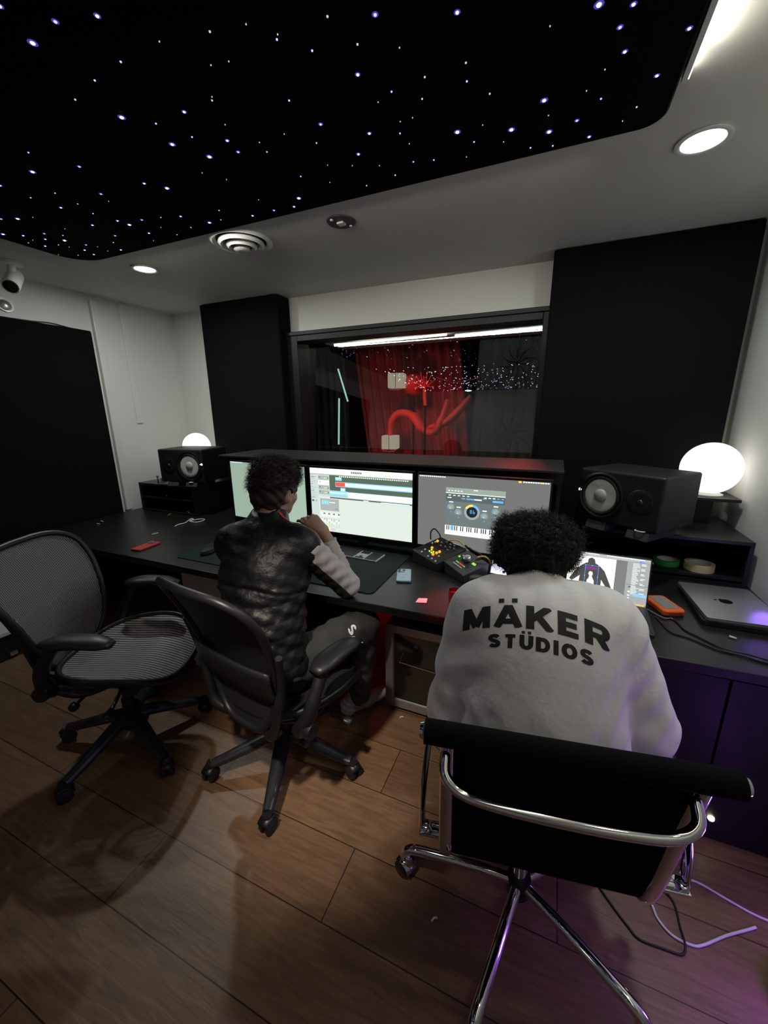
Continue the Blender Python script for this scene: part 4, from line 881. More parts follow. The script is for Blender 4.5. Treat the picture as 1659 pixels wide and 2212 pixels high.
# wrinkle helpers
def wv(X,Y,Z,fx,fy,fz,ph=0): return np.sin(X*fx+Y*fy+Z*fz+ph)

# ---------------- person in the puffer vest
O1=(-1.03,1.20,0.0)
P1=thing('person','person in a black puffer vest seated at the desk, hand on chin, facing the monitors','person',O1)
H1c=(-1.122,1.388,1.258); R1=rotm(-9,-6,4)
sL,sR=(-1.275,1.25,1.035),(-.905,1.285,1.045)
eR,wR=(-.838,1.485,.812),(-.918,1.462,1.035); eL,wL=(-1.36,1.43,.812),(-1.24,1.62,.795)
hipL,hipR=(-1.12,1.13,.555),(-.945,1.15,.555); kR,aR=(-.775,1.52,.605),(-.845,1.60,.12); kL,aL=(-1.20,1.50,.605),(-1.21,1.60,.12)
def torso1(F,g,k=.04):
    F.ell((-1.03,1.13,.60),(.155,.125,.11),rotm(4),k,g); F.ell((-1.045,1.155,.75),(.145,.110,.15),rotm(4,-12),k,g)
    F.ell((-1.08,1.215,.93),(.172,.120,.165),rotm(4,-18),k,g); F.cap((-1.22,1.255,1.045),(-.95,1.28,1.055),.062,.062,k,g)
F=Field((-1.55,.85,0),(-.60,1.95,1.50),.0055)
torso1(F,0); head_into(F,H1c,R1)
F.cap((-1.10,1.27,1.06),(-1.125,1.35,1.20),.062,.056,.03)
for s,e,w_ in ((sL,eL,wL),(sR,eR,wR)): F.cap(s,e,.050,.040,.02); F.cap(e,w_,.040,.028,.01)
for hp,kn,an in ((hipL,kL,aL),(hipR,kR,aR)): F.cap(hp,kn,.080,.058,.03); F.cap(kn,an,.055,.038,.015)
F.cap(aR,(-.905,1.575,.045),.038,.032,.02); F.cap((-.905,1.575,.04),(-.775,1.765,.03),.034,.026,.02)
F.cap(aL,(-1.21,1.60,.045),.038,.032,.02); F.cap((-1.21,1.60,.04),(-1.20,1.80,.03),.034,.026,.02)
hand_into(F,(-.926,1.458,1.058),(-.74,.0,.58),(-.40,.55,-.62),1,curl=.55,scale=1.02,pinch=True)
hand_into(F,wL,(.75,.6,-.05),(0,0,-1),-1,curl=.25)
body,V_,Q_=field_obj('body',F,M['skin1'],P1,O1,1)
# hair: cropped at the sides, thick and curly on top
T1=lambda x,y,z: vn(*H1c)+R1@vn(x,y,z)
F=Field(T1(0,0,0)-.18,T1(0,0,0)+.19,.0042)
F.ell(T1(0,-.014,.030),(.091,.108,.096),R1,.01); F.ell(T1(0,-.052,-.020),(.078,.062,.085),R1,.03); F.ell(T1(0,.030,.085),(.076,.074,.050),R1,.03)
F.ell(T1(-.03,-.03,.09),(.06,.07,.045),R1,.03)
F.ell(T1(0,.105,-.035),(.10,.068,.095),R1,0,cut=True)     # open face
for s in (-1,1): F.ell(T1(s*.085,.045,-.055),(.03,.062,.062),R1,0,cut=True); F.ell(T1(s*.100,.000,-.012),(.030,.030,.036),R1,0,cut=True)
F.ell(T1(0,-.02,-.145),(.12,.12,.065),R1,0,cut=True)
F.disp(lambda X,Y,Z: .0045*wv(X,Y,Z,95,40,60)*wv(X,Y,Z,-50,110,70,1.3)+.003*wv(X,Y,Z,160,-120,90,.5))
hair,HV,HQ=field_obj('hair',F,M['hair1'],P1,O1,1)
def roots_from(V,Q,n,center,cond=None,seed=0):
    rs=np.random.RandomState(seed); out=[]; 
    for i in rs.permutation(len(Q)):
        q=V[Q[i]]; nr=np.cross(q[2]-q[0],q[3]-q[1]); l=np.linalg.norm(nr)
        if l<1e-12: continue
        nr=nr/l; p=q.mean(0)
        if nr@(p-center)<0: nr=-nr
        if cond is None or cond(p,nr): out.append((p,nr))
        if len(out)>=n: break
    return out
cl=np.array(T1(0,0,0))-vn(*O1)
strands('hair_curls',M['hair1'],hair,roots_from(HV,HQ,2600,cl,lambda p,n:(p-cl)[2]>.022),.028,(1.1,.0055),.0011,3,6,.002,seed=4)
# vest
F=Field((-1.55,.85,.42),(-.70,1.55,1.25),.0050)
torso1(F,.030,.05)
F.cap((-1.255,1.25,1.03),(-.925,1.285,1.045),.072,.072,.03); F.cap(sL,(-1.295,1.27,1.0),.076,.074,.03); F.cap(sR,(-.915,1.295,1.02),.062,.060,.03)
F.cap((-1.10,1.265,1.085),(-1.118,1.315,1.130),.092,.086,.04); F.cap((-1.112,1.31,1.12),(-1.12,1.335,1.165),.076,.070,.03); F.cap((-1.11,1.275,1.105),(-1.27,1.255,1.045),.070,.056,.03); F.cap((-1.11,1.28,1.105),(-.93,1.29,1.055),.070,.056,.03)      # stand collar
F.cap((-1.112,1.31,1.13),(-1.14,1.40,1.28),.066,.07,0,cut=True)
F.plane((-1.1,1.3,1.198),(0,-.25,1)); F.plane((0,0,.52),(0,0,-1))
for s,e in ((sL,eL),(sR,eR)):
    s_=vn(*s); e_=vn(*e); d=(e_-s_)/np.linalg.norm(e_-s_); F.cap(s_+d*.045,e_+d*.1,.070,.092,0,cut=True)
def quilt(X,Y,Z):
    t=(Z-.10*(Y-1.1))
    low=np.clip((.96-Z)/.04,0,1)
    q=.0055*np.abs(np.sin((t-.50)*PI/.062))**.6*low
    yoke=.006*np.clip(np.abs(Z-(.935-.35*(X+1.08)**2*3))/.012,0,1)
    cr=(.0030*wv(X,Y,Z,35,20,75)*wv(X,Y,Z,-22,35,25,.7)+.0012*wv(X,Y,Z,90,40,-70,2)*wv(X,Y,Z,30,-50,40))*(.55+.9*low)
    return -(q+yoke+cr)+.008
F.disp(quilt)
M['vest']=mat('black_nylon_puffer',(.007,.007,.009),.46,bump=(30,.6,4),spec=.35)
vest,VV,VQ=field_obj('vest',F,M['vest'],P1,O1,1)
# sleeves, two-tone
def twotone():
    m=mat('grey_and_black_sleeve',(.5,.47,.46),.8,bump=(80,.15)); nt=m.node_tree; b=nt.nodes['Principled BSDF']
    tc=nt.nodes.new('ShaderNodeTexCoord'); dp=nt.nodes.new('ShaderNodeVectorMath'); dp.operation='DOT_PRODUCT'; dp.inputs[1].default_value=(.685,.444,.578)
    nt.links.new(tc.outputs['Object'],dp.inputs[0]); cr=nt.nodes.new('ShaderNodeMath'); cr.operation='GREATER_THAN'; cr.inputs[1].default_value=.722
    nt.links.new(dp.outputs['Value'],cr.inputs[0]); mx=nt.nodes.new('ShaderNodeMix'); mx.data_type='RGBA'; mx.inputs['A'].default_value=(.015,.015,.016,1); mx.inputs['B'].default_value=(.50,.46,.46,1)
    nt.links.new(cr.outputs[0],mx.inputs['Factor']); nt.links.new(mx.outputs['Result'],b.inputs['Base Color']); return m
M['sleeve']=twotone()
M['ribbed']=mat('pale_knit_sleeve',(.50,.46,.44),.85,bump=(120,.2))
def sleeve(name,s,e,w_,m,F0,F1,upper):
    F=Field(F0,F1,.0042)
    if upper: F.cap(s,e,.066,.056,.01)
    F.cap(e,w_,.055,.036,.02)
    d=vn(*w_)-vn(*e); d/=np.linalg.norm(d); F.plane(vn(*w_)-d*.012,d)
    F.disp(lambda X,Y,Z:.0014*np.sin(((X-e[0])*d[0]+(Y-e[1])*d[1]+(Z-e[2])*d[2])*300+2*np.sin(X*40))*np.clip(((X-e[0])*d[0]+(Y-e[1])*d[1]+(Z-e[2])*d[2]-.05)*20,0,1)+.003*wv(X,Y,Z,60,50,-70)*wv(X,Y,Z,-35,70,40,1))
    return field_obj(name,F,m,P1,O1,1)[0]
def upper(name,s,e,m,F0,F1):
    F=Field(F0,F1,.0042); F.cap(s,e,.066,.058,.01); F.ell(e,(.058,.058,.058),None,.02)
    F.disp(lambda X,Y,Z:.0028*wv(X,Y,Z,60,50,-70)*wv(X,Y,Z,-35,70,40,1)+.0010*wv(X,Y,Z,20,-30,110,1)); return field_obj(name,F,m,P1,O1,1)[0]
upper('upper_sleeve',sR,eR,M['sleeve'],(-1.02,1.15,.72),(-.72,1.60,1.16))
sleeve('forearm_sleeve',eR,eR,wR,M['ribbed'],(-1.02,1.36,.72),(-.74,1.60,1.10),False)
upper('upper_sleeve',sL,eL,M['blackfab'],(-1.50,1.12,.72),(-1.18,1.55,1.15))
sleeve('forearm_sleeve',eL,eL,wL,M['ribbed'],(-1.50,1.34,.72),(-1.12,1.72,.92),False)
# red piping and patch on the right shoulder of the vest
bv=BVHTree.FromPolygons([tuple(v) for v in VV],[tuple(int(i) for i in q) for q in VQ])
def drape_strip(name,pts,w_,m,parent,off=.003):
    mb=MB(); P=smoothpts(pts,6); vs=[]
    for i,p in enumerate(P):
        t=(P[min(i+1,len(P)-1)]-P[max(i-1,0)]).normalized(); q=Vector(p)-Vector(O1); loc,nr,_,_=bv.find_nearest(q)
        if (q-loc).dot(nr)<0 and (Vector(nr).z<0): nr=-nr
        sd=t.cross(nr).normalized()
        for s in (-.5,0,.5): 
            l2,n2,_,_=bv.find_nearest(loc+sd*w_*s); vs.append(l2+n2*off)
    for i in range(len(P)-1):
        for k in range(2): mb.f.append((i*3+k,i*3+k+1,i*3+k+4,i*3+k+3)); mb.m.append(0)
    mb.v=[tuple(v) for v in vs]; o=mb.build(name,m,parent,smooth=80); sd=o.modifiers.new('s','SOLIDIFY'); sd.thickness=.002; return o
drape_strip('shoulder_piping',[(-1.045,1.30,1.19),(-1.00,1.32,1.16),(-.95,1.34,1.14),(-.90,1.35,1.11)],.014,M['redstripe'],vest)
drape_strip('patch_band',[(-.99,1.37,1.15),(-.94,1.385,1.12),(-.90,1.385,1.08)],.035,mat('patterned_patch',(.35,.37,.42),.7,noise=(90,.9)),vest,.004)
# trousers and socks
F=Field((-1.45,.95,.06),(-.60,1.75,.74),.006)
F.ell((-1.03,1.12,.59),(.165,.135,.10),rotm(4),.05)
for hp,kn,an in ((hipL,kL,aL),(hipR,kR,aR)): F.cap(hp,kn,.098,.078,.04); F.cap(kn,an,.076,.056,.02)
F.plane((0,0,.095),(0,0,-1))
F.disp(lambda X,Y,Z:.006*wv(X,Y,Z,30,-22,45)*wv(X,Y,Z,-18,40,25,1)+.003*wv(X,Y,Z,90,30,60,2))
M['joggers']=mat('charcoal_trousers',(.030,.030,.030),.85,bump=(60,.25))
trs,TV,TQ=field_obj('trousers',F,M['joggers'],P1,O1,1)
for an,hl,te in ((aR,(-.905,1.575,.045),(-.775,1.765,.033)),(aL,(-1.21,1.60,.045),(-1.20,1.80,.033))):
    F=Field(np.minimum(hl,te)-vn(.10,.10,.06),np.maximum(hl,te)+vn(.10,.10,.16),.0045)
    F.cap((an[0],an[1],.15),hl,.048,.042,.02); F.cap((hl[0],hl[1],.042),(te[0],te[1],.034),.043,.034,.02); F.cap(an,tuple((vn(*hl)+vn(*te))/2),.04,.036,.03)
    F.plane((0,0,.005),(0,0,-1)); F.disp(lambda X,Y,Z:.0015*wv(X,Y,Z,60,80,200))
    field_obj('sock',F,M['sock'],P1,O1,1)

# ---------------- stroke lettering, projected on surfaces
GL={ # strokes as polylines in a 0..1 box (x right, y up); arcs given as point lists
 'M':[[(.0,0),(.02,1)],[(.04,1),(.5,.10)],[(.5,.10),(.96,1)],[(.98,1),(1,0)]],
 'A':[[(0,0),(.5,1)],[(.5,1),(1,0)],[(.2,.28),(.8,.28)]],
 'K':[[(.0,0),(.0,1)],[(.0,.36),(.95,1.02)],[(.36,.60),(1.02,-.02)]],
 'E':[[(.0,0),(.0,1)],[(.0,.885),(1,.885)],[(.0,.5),(.92,.5)],[(0,.115),(1.02,.115)]],
 'T':[[(-.08,.88),(1.08,.88)],[(.5,0),(.5,.9)]],
 'I':[[(.5,0),(.5,1)]],
}
def arc(cx,cy,rx,ry,a0,a1,n=12): return [(cx+rx*math.cos(math.radians(a0+(a1-a0)*i/n)),cy+ry*math.sin(math.radians(a0+(a1-a0)*i/n))) for i in range(n+1)]
GL['R']=[[(.0,0),(.0,1)],[(.0,.885),(.6,.885)]+arc(.62,.67,.30,.215,90,-90)+[(.0,.455)],[(.50,.46),(1.0,-.02)]]
GL['D']=[[(.0,0),(.0,1)],[(.0,.875),(.42,.875)]+arc(.42,.5,.53,.375,90,-90,16)+[(.0,.125)]]
GL['O']=[arc(.5,.5,.5,.38,90,450,36)]
GL['U']=[[(.0,1),(.0,.45)]+arc(.5,.45,.5,.325,180,360,16)+[(1,1)]]
GL['S']=[arc(.5,.695,.46,.185,25,180,12)+[(.08,.62),(.25,.545),(.5,.50),(.75,.455),(.92,.38)]+arc(.5,.305,.46,.185,0,-155,12)]
GL['B']=[[(.08,0),(.08,1)],[(.08,.92),(.55,.92)]+arc(.58,.72,.22,.2,90,-90)+[(.08,.52)],[(.5,.52)]+arc(.6,.29,.28,.22,90,-90)+[(.08,.08)]]
def resample(pl,step):
    P=[Vector((*p,0)) for p in pl]; out=[P[0]]
    for a,b in zip(P,P[1:]):
        n=max(1,int((b-a).length/step)); out+=[a+(b-a)*i/n for i in range(1,n+1)]
    return out
def letter_strips(ch,x0,y0,w_,h_,th,warp=lambda x,y:(x,y),slant=0):
    """list of quad strips [(left,mid,right)...] in plane units"""
    out=[]
    t0=(th if not hasattr(th,'__len__') else th[0])
    for pl in GL[ch]:
        L_=[Vector((x0+t0/2+p.x*(w_-t0)+slant*p.y*h_,y0+p.y*h_,0)) for p in resample(pl,.05)]
        rows=[]
        for i,p in enumerate(L_):
            a=L_[max(i-1,0)]; b=L_[min(i+1,len(L_)-1)]; t=(b-a); t=t.normalized() if t.length>0 else Vector((1,0,0)); nn=Vector((-t.y,t.x,0))*(th if not hasattr(th,'__len__') else math.hypot(th[0]*t.y,th[1]*t.x))
            row=[]
            for s in (-.5,-.17,.17,.5):
                q=p+nn*s; q.y=min(max(q.y,y0),y0+h_); row.append(warp(q.x,q.y))
            rows.append(row)
        out.append(rows)
    return out
def project_text(name,strips,m,parent,bvh,O,U,Vv,Nn,off=.0022):
    mb=MB()
    for rows in strips:
        o=len(mb.v); ok=True
        for r in rows:
            for (x,y) in r:
                q=O+U*x+Vv*y-Nn*.4; hit=bvh.ray_cast(q,Nn,1.0)
                l=hit[0]-Nn*off if hit[0] is not None else q+Nn*.4
                mb.v.append(tuple(l))
        for i in range(len(rows)-1):
            for k in range(3): mb.f.append((o+i*4+k,o+i*4+k+1,o+i*4+k+5,o+i*4+k+4)); mb.m.append(0)
    return mb.build(name,m,parent)
# lettering on the right thigh: a large S and worn letters near the knee
bt=BVHTree.FromPolygons([tuple(v) for v in TV],[tuple(int(i) for i in q) for q in TQ])
Oc=Vector((-.775,1.405,.66))-Vector(O1); Nn=Vector((-.12,.10,-.98)).normalized(); U=Vector((.93,-.36,0)); U=(U-Nn*U.dot(Nn)).normalized(); Vv=U.cross(Nn).normalized(); Vv=-Vv if Vv.y<0 else Vv
if Vv.y<0 and False: Vv=-Vv
st=letter_strips('S',.010,-.035,.026,.050,.009,slant=-.2)
for ch,x in (('O',-.022),('A',.000),('K',.020)): st+=letter_strips(ch,x+.080,-.068,.017,.028,.006,slant=.3)
project_text('trouser_lettering',st,M['paper'],trs,bt,Oc,U,Vv,Nn,.002)

# ---------------- person in the white sweater
O2=(.03,1.05,0.0)
P2=thing('person','person in a white sweater printed with black lettering, dark curly hair, working at a laptop','person',O2)
H2c=(-.028,1.250,1.135); R2=rotm(4,-24,0)
sL,sR=(-.165,1.075,1.000),(.185,1.135,1.000)
eL,wL=(-.215,1.03,.70),(-.13,1.36,.800); eR,wR=(.300,1.13,.735),(.235,1.43,.800)
hipL,hipR=(-.06,1.02,.555),(.13,1.04,.555); kL,aL=(-.12,1.36,.60),(-.12,1.34,.10); kR,aR=(.16,1.36,.60),(.15,1.34,.10)
def torso2(F,g,k=.05):
    F.ell((.035,1.01,.60),(.165,.125,.11),rotm(8),k,g); F.ell((.035,1.02,.75),(.155,.110,.15),rotm(8,-8),k,g)
    F.ell((.015,1.07,.92),(.178,.118,.16),rotm(8,-16),k,g); F.cap((-.12,1.09,1.02),(.14,1.13,1.02),.060,.060,k,g)
F=Field((-.40,.80,0),(.50,1.75,1.38),.0055)
torso2(F,0); head_into(F,H2c,R2)
F.cap((.005,1.11,1.02),(-.02,1.20,1.09),.062,.056,.03)
for s,e,w_ in ((sL,eL,wL),(sR,eR,wR)): F.cap(s,e,.052,.042,.02); F.cap(e,w_,.042,.030,.01)
for hp,kn,an in ((hipL,kL,aL),(hipR,kR,aR)):
    F.cap(hp,kn,.082,.060,.03); F.cap(kn,an,.056,.038,.015); F.cap((an[0],an[1]-.03,.04),(an[0],an[1]+.13,.032),.034,.028,.02)
hand_into(F,wL,(.5,.85,-.1),(0,0,-1),-1,curl=.35); hand_into(F,wR,(-.25,.95,-.08),(0,0,-1),1,curl=.35)
body2,_,_=field_obj('body',F,M['skin2'],P2,O2,1)
T2=lambda x,y,z: vn(*H2c)+R2@vn(x,y,z)
F=Field(T2(0,0,0)-.24,T2(0,0,0)+.25,.0048)
F.ell(T2(0,-.020,.045),(.108,.112,.088),R2,.01); F.ell(T2(-.01,-.050,.01),(.104,.074,.078),R2,.03); F.ell(T2(.0,.03,.080),(.092,.088,.050),R2,.03); F.ell(T2(-.062,-.01,.088),(.050,.06,.038),R2,.025); F.ell(T2(.070,.0,.072),(.045,.06,.036),R2,.025)
F.ell(T2(0,.125,-.035),(.105,.075,.10),R2,0,cut=True)
for s in (-1,1): F.ell(T2(s*.105,.03,-.085),(.035,.09,.075),R2,.0,cut=True)
F.ell(T2(0,-.04,-.150),(.14,.15,.092),R2,.01,cut=True)
F.disp(lambda X,Y,Z: .011*wv(X,Y,Z,62,50,40)*wv(X,Y,Z,-50,60,50,1.3)+.004*wv(X,Y,Z,170,-130,120,.5)*wv(X,Y,Z,60,140,-150))
hair2,HV,HQ=field_obj('hair',F,M['hair2'],P2,O2,0)
cl=np.array(T2(0,-.02,.03))-vn(*O2)
strands('hair_curls',M['hair2'],hair2,roots_from(HV,HQ,5200,cl,lambda p,n:(p-cl)[2]>-.035),.030,(1.7,.0060),.0010,3,7,0,seed=9)
for s in (-1,1):
    e=MB().lathe([(.001,-.004),(.004,-.003),(.005,0),(.004,.003),(.001,.004)],tuple(T2(s*.088,-.004,-.046)-vn(*O2)),10).build('ear_stud',M['chrome'],body2,smooth=80)
# sweater
F=Field((-.42,.78,.40),(.52,1.60,1.20),.0050)
torso2(F,.045,.06); F.ell((.03,1.0,.68),(.205,.150,.22),rotm(8),.08)
F.cap((.005,1.10,1.02),(-.012,1.150,1.070),.100,.080,.03)
for s,e,w_ in ((sL,eL,wL),(sR,eR,wR)): F.cap(s,e,.090,.082,.035); F.cap(e,w_,.080,.045,.03)
F.cap((-.015,1.160,1.070),(-.03,1.235,1.155),.066,.078,0,cut=True)
for e,w_ in ((eL,wL),(eR,wR)):
    d=vn(*w_)-vn(*e); d/=np.linalg.norm(d); F.cap(vn(*w_)+d*.045,vn(*w_)+d*.12,.07,.07,0,cut=True)
F.plane((0,0,.50),(0,0,-1))
def folds(X,Y,Z):
    a=np.clip((.93-Z)/.12,0,1)
    side=np.clip((np.abs(X-.03)-.10)/.08,0,1)
    f=.0042*side*wv(X,Y,Z,30,22,-48,.6)*wv(X,Y,Z,-14,10,22,.2)+.0030*a*wv(X,Y,Z,44,8,27)*wv(X,Y,Z,9,-12,30,2)
    seam=-.0*X
    return f+.0018*wv(X,Y,Z,75,50,-60)
F.disp(folds)
M['sweater']=mat('off_white_sweater',(.78,.765,.765),.85,bump=(45,.22,4),sheen=.2)
sw,SV,SQ=field_obj('sweater',F,M['sweater'],P2,O2,1)
# ribbed neck band
d=(vn(-.03,1.24,1.20)-vn(-.015,1.17,1.10)); d/=np.linalg.norm(d)
c=Vector((-.013,1.153,1.078))-Vector(O2); a=Vector(np.cross(d,(1,0,0))).normalized(); b=Vector(d).cross(a)
MB().tube([c+(a*math.cos(t)+b*math.sin(t))*.0755 for t in [2*PI*i/40 for i in range(40)]],.009,10,closed=True,flat=(1.7,.7,tuple(d))).build('neck_band',M['sweater'],sw,smooth=80)
# print on the back
bs=BVHTree.FromPolygons([tuple(v) for v in SV],[tuple(int(i) for i in q) for q in SQ])
Nn=Vector((-math.sin(math.radians(8))*.92,math.cos(math.radians(8))*.92,-.39)).normalized(); U=Vector((math.cos(math.radians(8)),math.sin(math.radians(8)),0)); Vv=U.cross(Nn); Vv=-Vv if Vv.z<0 else Vv
Oc=Vector((-.008,.98,1.052))-Vector(O2)
arch=lambda x,y:(x,y-1.1*x*x-.00*x)
st=[]; x=-.180; Wt={'M':.072,'A':.074,'K':.068,'E':.056,'R':.064}
for ch in 'MAKER':
    w_=Wt[ch]; st+=letter_strips(ch,x,.0,w_,.056,(.0192,.0132),arch)
    if ch=='A':
        for dx in (.17,.62): st+=[[[arch(x+w_*dx+.0*k+.0135*k_/3,.062+.0105*r_/3) for k_ in range(4)] for r_ in range(4) for k in (0,)]]
    x+=w_+.0070
x=-.112; Ws={'S':.033,'T':.032,'U':.032,'D':.034,'I':.013,'O':.036}
for ch in 'STUDIOS':
    w_=Ws[ch]; st+=letter_strips(ch,x,-.050,w_,.034,(.0113,.0090),arch) 
    if ch=='U':
        for dx in (.14,.60): st+=[[[arch(x+w_*dx+.0075*k_/3,-.013+.0065*r_/3) for k_ in range(4)] for r_ in range(4)]]
    x+=w_+.0062
project_text('back_print',st,M['text'],sw,bs,Oc,U,Vv,Nn,.0013)
F=Field((-.30,.85,.05),(.32,1.60,.72),.0065)
F.ell((.035,1.0,.59),(.175,.135,.10),rotm(8),.05)
for hp,kn,an in ((hipL,kL,aL),(hipR,kR,aR)): F.cap(hp,kn,.098,.076,.04); F.cap(kn,an,.074,.055,.02)
F.plane((0,0,.075),(0,0,-1)); field_obj('trousers',F,M['jeansblk'],P2,O2,1)
for an in (aL,aR):
    F=Field((an[0]-.08,an[1]-.12,-.01),(an[0]+.08,an[1]+.22,.16),.005); F.cap((an[0],an[1],.13),(an[0],an[1],.05),.046,.044,.02); F.cap((an[0],an[1]-.03,.045),(an[0],an[1]+.13,.036),.042,.034,.02); F.plane((0,0,.002),(0,0,-1)); field_obj('shoe',F,M['blackpl'],P2,O2,1)

# ------------------------------------------------------------------ things on and around the desk
T0=TOP
o=MB().slab(rrect(-2.045,-.735,1.545,2.215,.03),0,.004).build('desk_mat',M['mat'],loc=(0,0,T0+.0004)); tag(o,'large dark green desk mat under the keyboard in front of the monitors','desk mat')
o.location.z=T0+.0005
MZ=T0+.0046
# keyboard
kb=thing('computer_keyboard','slim silver keyboard with black keys and number pad on the desk mat','keyboard',(-1.085,1.985,MZ),rz=math.radians(-4))
MB().slab(rrect(-.21,.21,-.06,.06,.008),0,.008).build('case',M['keysilver'],kb,bevel=.001)
mb=MB()
def keyrow(x0,x1,n,y,h=.0155):
    w_=(x1-x0)/n
    for i in range(n): mb.bx(x0+w_*i+.0013,x0+w_*(i+1)-.0013,y,y+h,.008,.0105)
for r in range(5): keyrow(-.203,.052,14,-.034+.0178*r)
keyrow(-.203,.052,14,.053,.006); keyrow(-.203,-.13,4,-.053); mb.bx(-.128,-.04,-.053,-.0375,.008,.0105); keyrow(-.038,.052,5,-.053)
for r in (2,3,4): keyrow(.062,.118,3,-.034+.0178*r) if r>2 else None
keyrow(.062,.118,3,-.053); mb.bx(.082,.098,-.0345,-.019,.008,.0105)
for r in range(5): keyrow(.128,.203,4,-.053+.0178*r)
keyrow(.128,.203,4,.037)
tag(mb.build('key_caps',M['key'],kb),kind='stuff')
o=MB().lathe([(.001,0),(.026,0),(.031,.012),(.026,.026),(.012,.033),(.001,.034)],n=28).build('computer_mouse',M['rubber'],loc=(-1.90,1.66,MZ)); o.scale=(1,1.7,1); tag(o,'black computer mouse on the left end of the desk mat','mouse')
# phones
def phone(label,loc,rz,m,ring=False,sx=.076,sy=.155):
    t=thing('smartphone',label,'phone',loc,rz=rz)
    MB().slab(rrect(-sx/2,sx/2,-sy/2,sy/2,.012),0,.010).build('phone_case',m,t,bevel=.002,smooth=40)
    cb=MB().slab(rrect(-sx/2+.005,-sx/2+.044,sy/2-.046,sy/2-.006,.009),.010,.0125).build('camera_bump',m if m is M['red'] else M['bluephone'],t,bevel=.0008)
    if m is M['red']: cb.data.materials[0]=M['dglass']
    for q,(lx,ly) in enumerate(((-.012,.010),(-.012,-.010),(.011,0))):
        MB().lathe([(.001,.0125),(.0075,.0125),(.0075,.0145),(.006,.0150),(.001,.0150)],(-sx/2+.0245+lx,sy/2-.026+ly,0),16).build('camera_lens',M['silver'] if m is M['red'] else M['dglass'],t,smooth=40)
    if ring:
        MB().lathe([(.0205,.0101),(.0205,.0106),(.0245,.0106),(.0245,.0101)],(0,-.012,0),36).build('magnet_ring',M['white'],t)
        MB().bx(-.003,.003,-.058,-.044,.0101,.0106).build('alignment_mark',M['white'],t)
    return t
phone('smartphone in a pale blue clear case with a white magnet ring, right of the mat',(-.668,1.80,T0+.0005),math.radians(19),M['bluephone'],True)
phone('red cased smartphone lying near the left front edge of the desk',(-2.385,1.61,T0+.0005),math.radians(5),M['red'],False,.080,.165)
# paper label
o=MB().add([(-.028,-.018,0),(.022,-.022,.001),(.028,.014,.004),(-.012,.022,.001)],[(0,1,2,3)]).build('paper_label',M['paper'],loc=(-.499,1.575,T0+.001)); o.rotation_euler=(0,0,.35); s_=o.modifiers.new('s','SOLIDIFY'); s_.thickness=.0006; tag(o,'small crumpled white paper label lying on the red lit desk','label')
# cup, jar
cp=thing('cup','small dark cup on the desk in the red light beside the white sweater','cup',(-.352,1.60,T0))
MB().lathe([(.001,0),(.026,0),(.029,.07),(.0265,.07),(.024,.006),(.001,.006)],n=28).build('cup_body',mat('dark_cup',(.010,.008,.008),.4),cp,smooth=40)
MB().lathe([(.001,.0),(.0255,.0),(.0255,.001),(.001,.001)],(0,0,.05),24).build('drink',mat('dark_drink',(.05,.01,.01),.1),cp)
jr=thing('jar','short clear jar with a black lid and pale label beside the knob controller','jar',(-.288,1.775,T0))
MB().lathe([(.001,0),(.030,0),(.032,.004),(.032,.040),(.030,.044),(.001,.044)],n=32).build('jar_body',mat('pale_jar',(.35,.35,.36),.2,trans=.3),jr,smooth=40)
MB().lathe([(.0325,.008),(.0328,.008),(.0328,.034),(.0325,.034)],n=32).build('jar_label',M['paper'],jr)
MB().lathe([(.001,.044),(.0335,.044),(.0335,.068),(.030,.071),(.001,.0715)],n=36).build('jar_lid',M['blackpl'],jr,smooth=40)
# controllers: sloped boxes
def hexbox(name,label,cat,top,z0):
    c=sum((Vector(p) for p in top),Vector())/4; t=thing(name,label,cat,(c.x,c.y,z0))
    tp=[Vector(p)-Vector((c.x,c.y,z0)) for p in top]; bt_=[Vector((p.x*.97,p.y*.97,0)) for p in tp]
    MB().add(tp+bt_,[(0,1,2,3),(7,6,5,4),(0,4,5,1),(1,5,6,2),(2,6,7,3),(3,7,4,0)]).build('housing',M['graphite'],t,bevel=.003)
    A,B,Cc,Dd=tp; n=(B-A).cross(Dd-A).normalized(); n=-n if n.z<0 else n
    def at(u,v,h=0): return A*(1-u)*(1-v)+B*u*(1-v)+Cc*u*v+Dd*(1-u)*v+n*h
    return t,at,n
def button(at,n,u,v,r,h,m,parent,name='button'):
    R=n.to_track_quat('Z','Y').to_matrix()
    return MB().lathe([(.001,0),(r,0),(r*.95,h*.8),(r*.7,h),(.001,h)],tuple(at(u,v)),14,R=R).build(name,m,parent,smooth=40)
K1,at,n=hexbox('button_controller','black desktop controller with glowing orange and yellow buttons and small knobs','controller',[(-.700,2.016,.822),(-.530,1.925,.792),(-.390,2.030,.862),(-.545,2.062,.905)],T0+.0005)
orb=emis('button_orange_glow',(1,.36,.02),1.25); yel=emis('button_yellow_glow',(.60,.85,.05),1.1); grn=emis('button_green_glow',(.10,.85,.08),1.1); rdg=emis('button_red_glow',(.9,.06,.03),1.1)
for u,v in ((.13,.78),(.30,.45),(.58,.25),(.59,.36),(.60,.45)): button(at,n,u,v,.0080,.005,orb,K1)
for u,v in ((.39,.29),(.38,.37),(.49,.34),(.48,.28)): button(at,n,u,v,.0052,.004,yel,K1)
for u,v in ((.28,.12),(.24,.26),(.56,.10),(.72,.09),(.88,.08),(.12,.61),(.13,.70),(.76,.29)): button(at,n,u,v,.0056,.004,M['paper'],K1)
for u,v in ((.31,.78),(.39,.88),(.55,.70),(.55,.87),(.66,.76),(.68,.88),(.79,.78),(.72,.63),(.42,.66)): button(at,n,u,v,.0052,.014,M['silver'],K1,'knob')
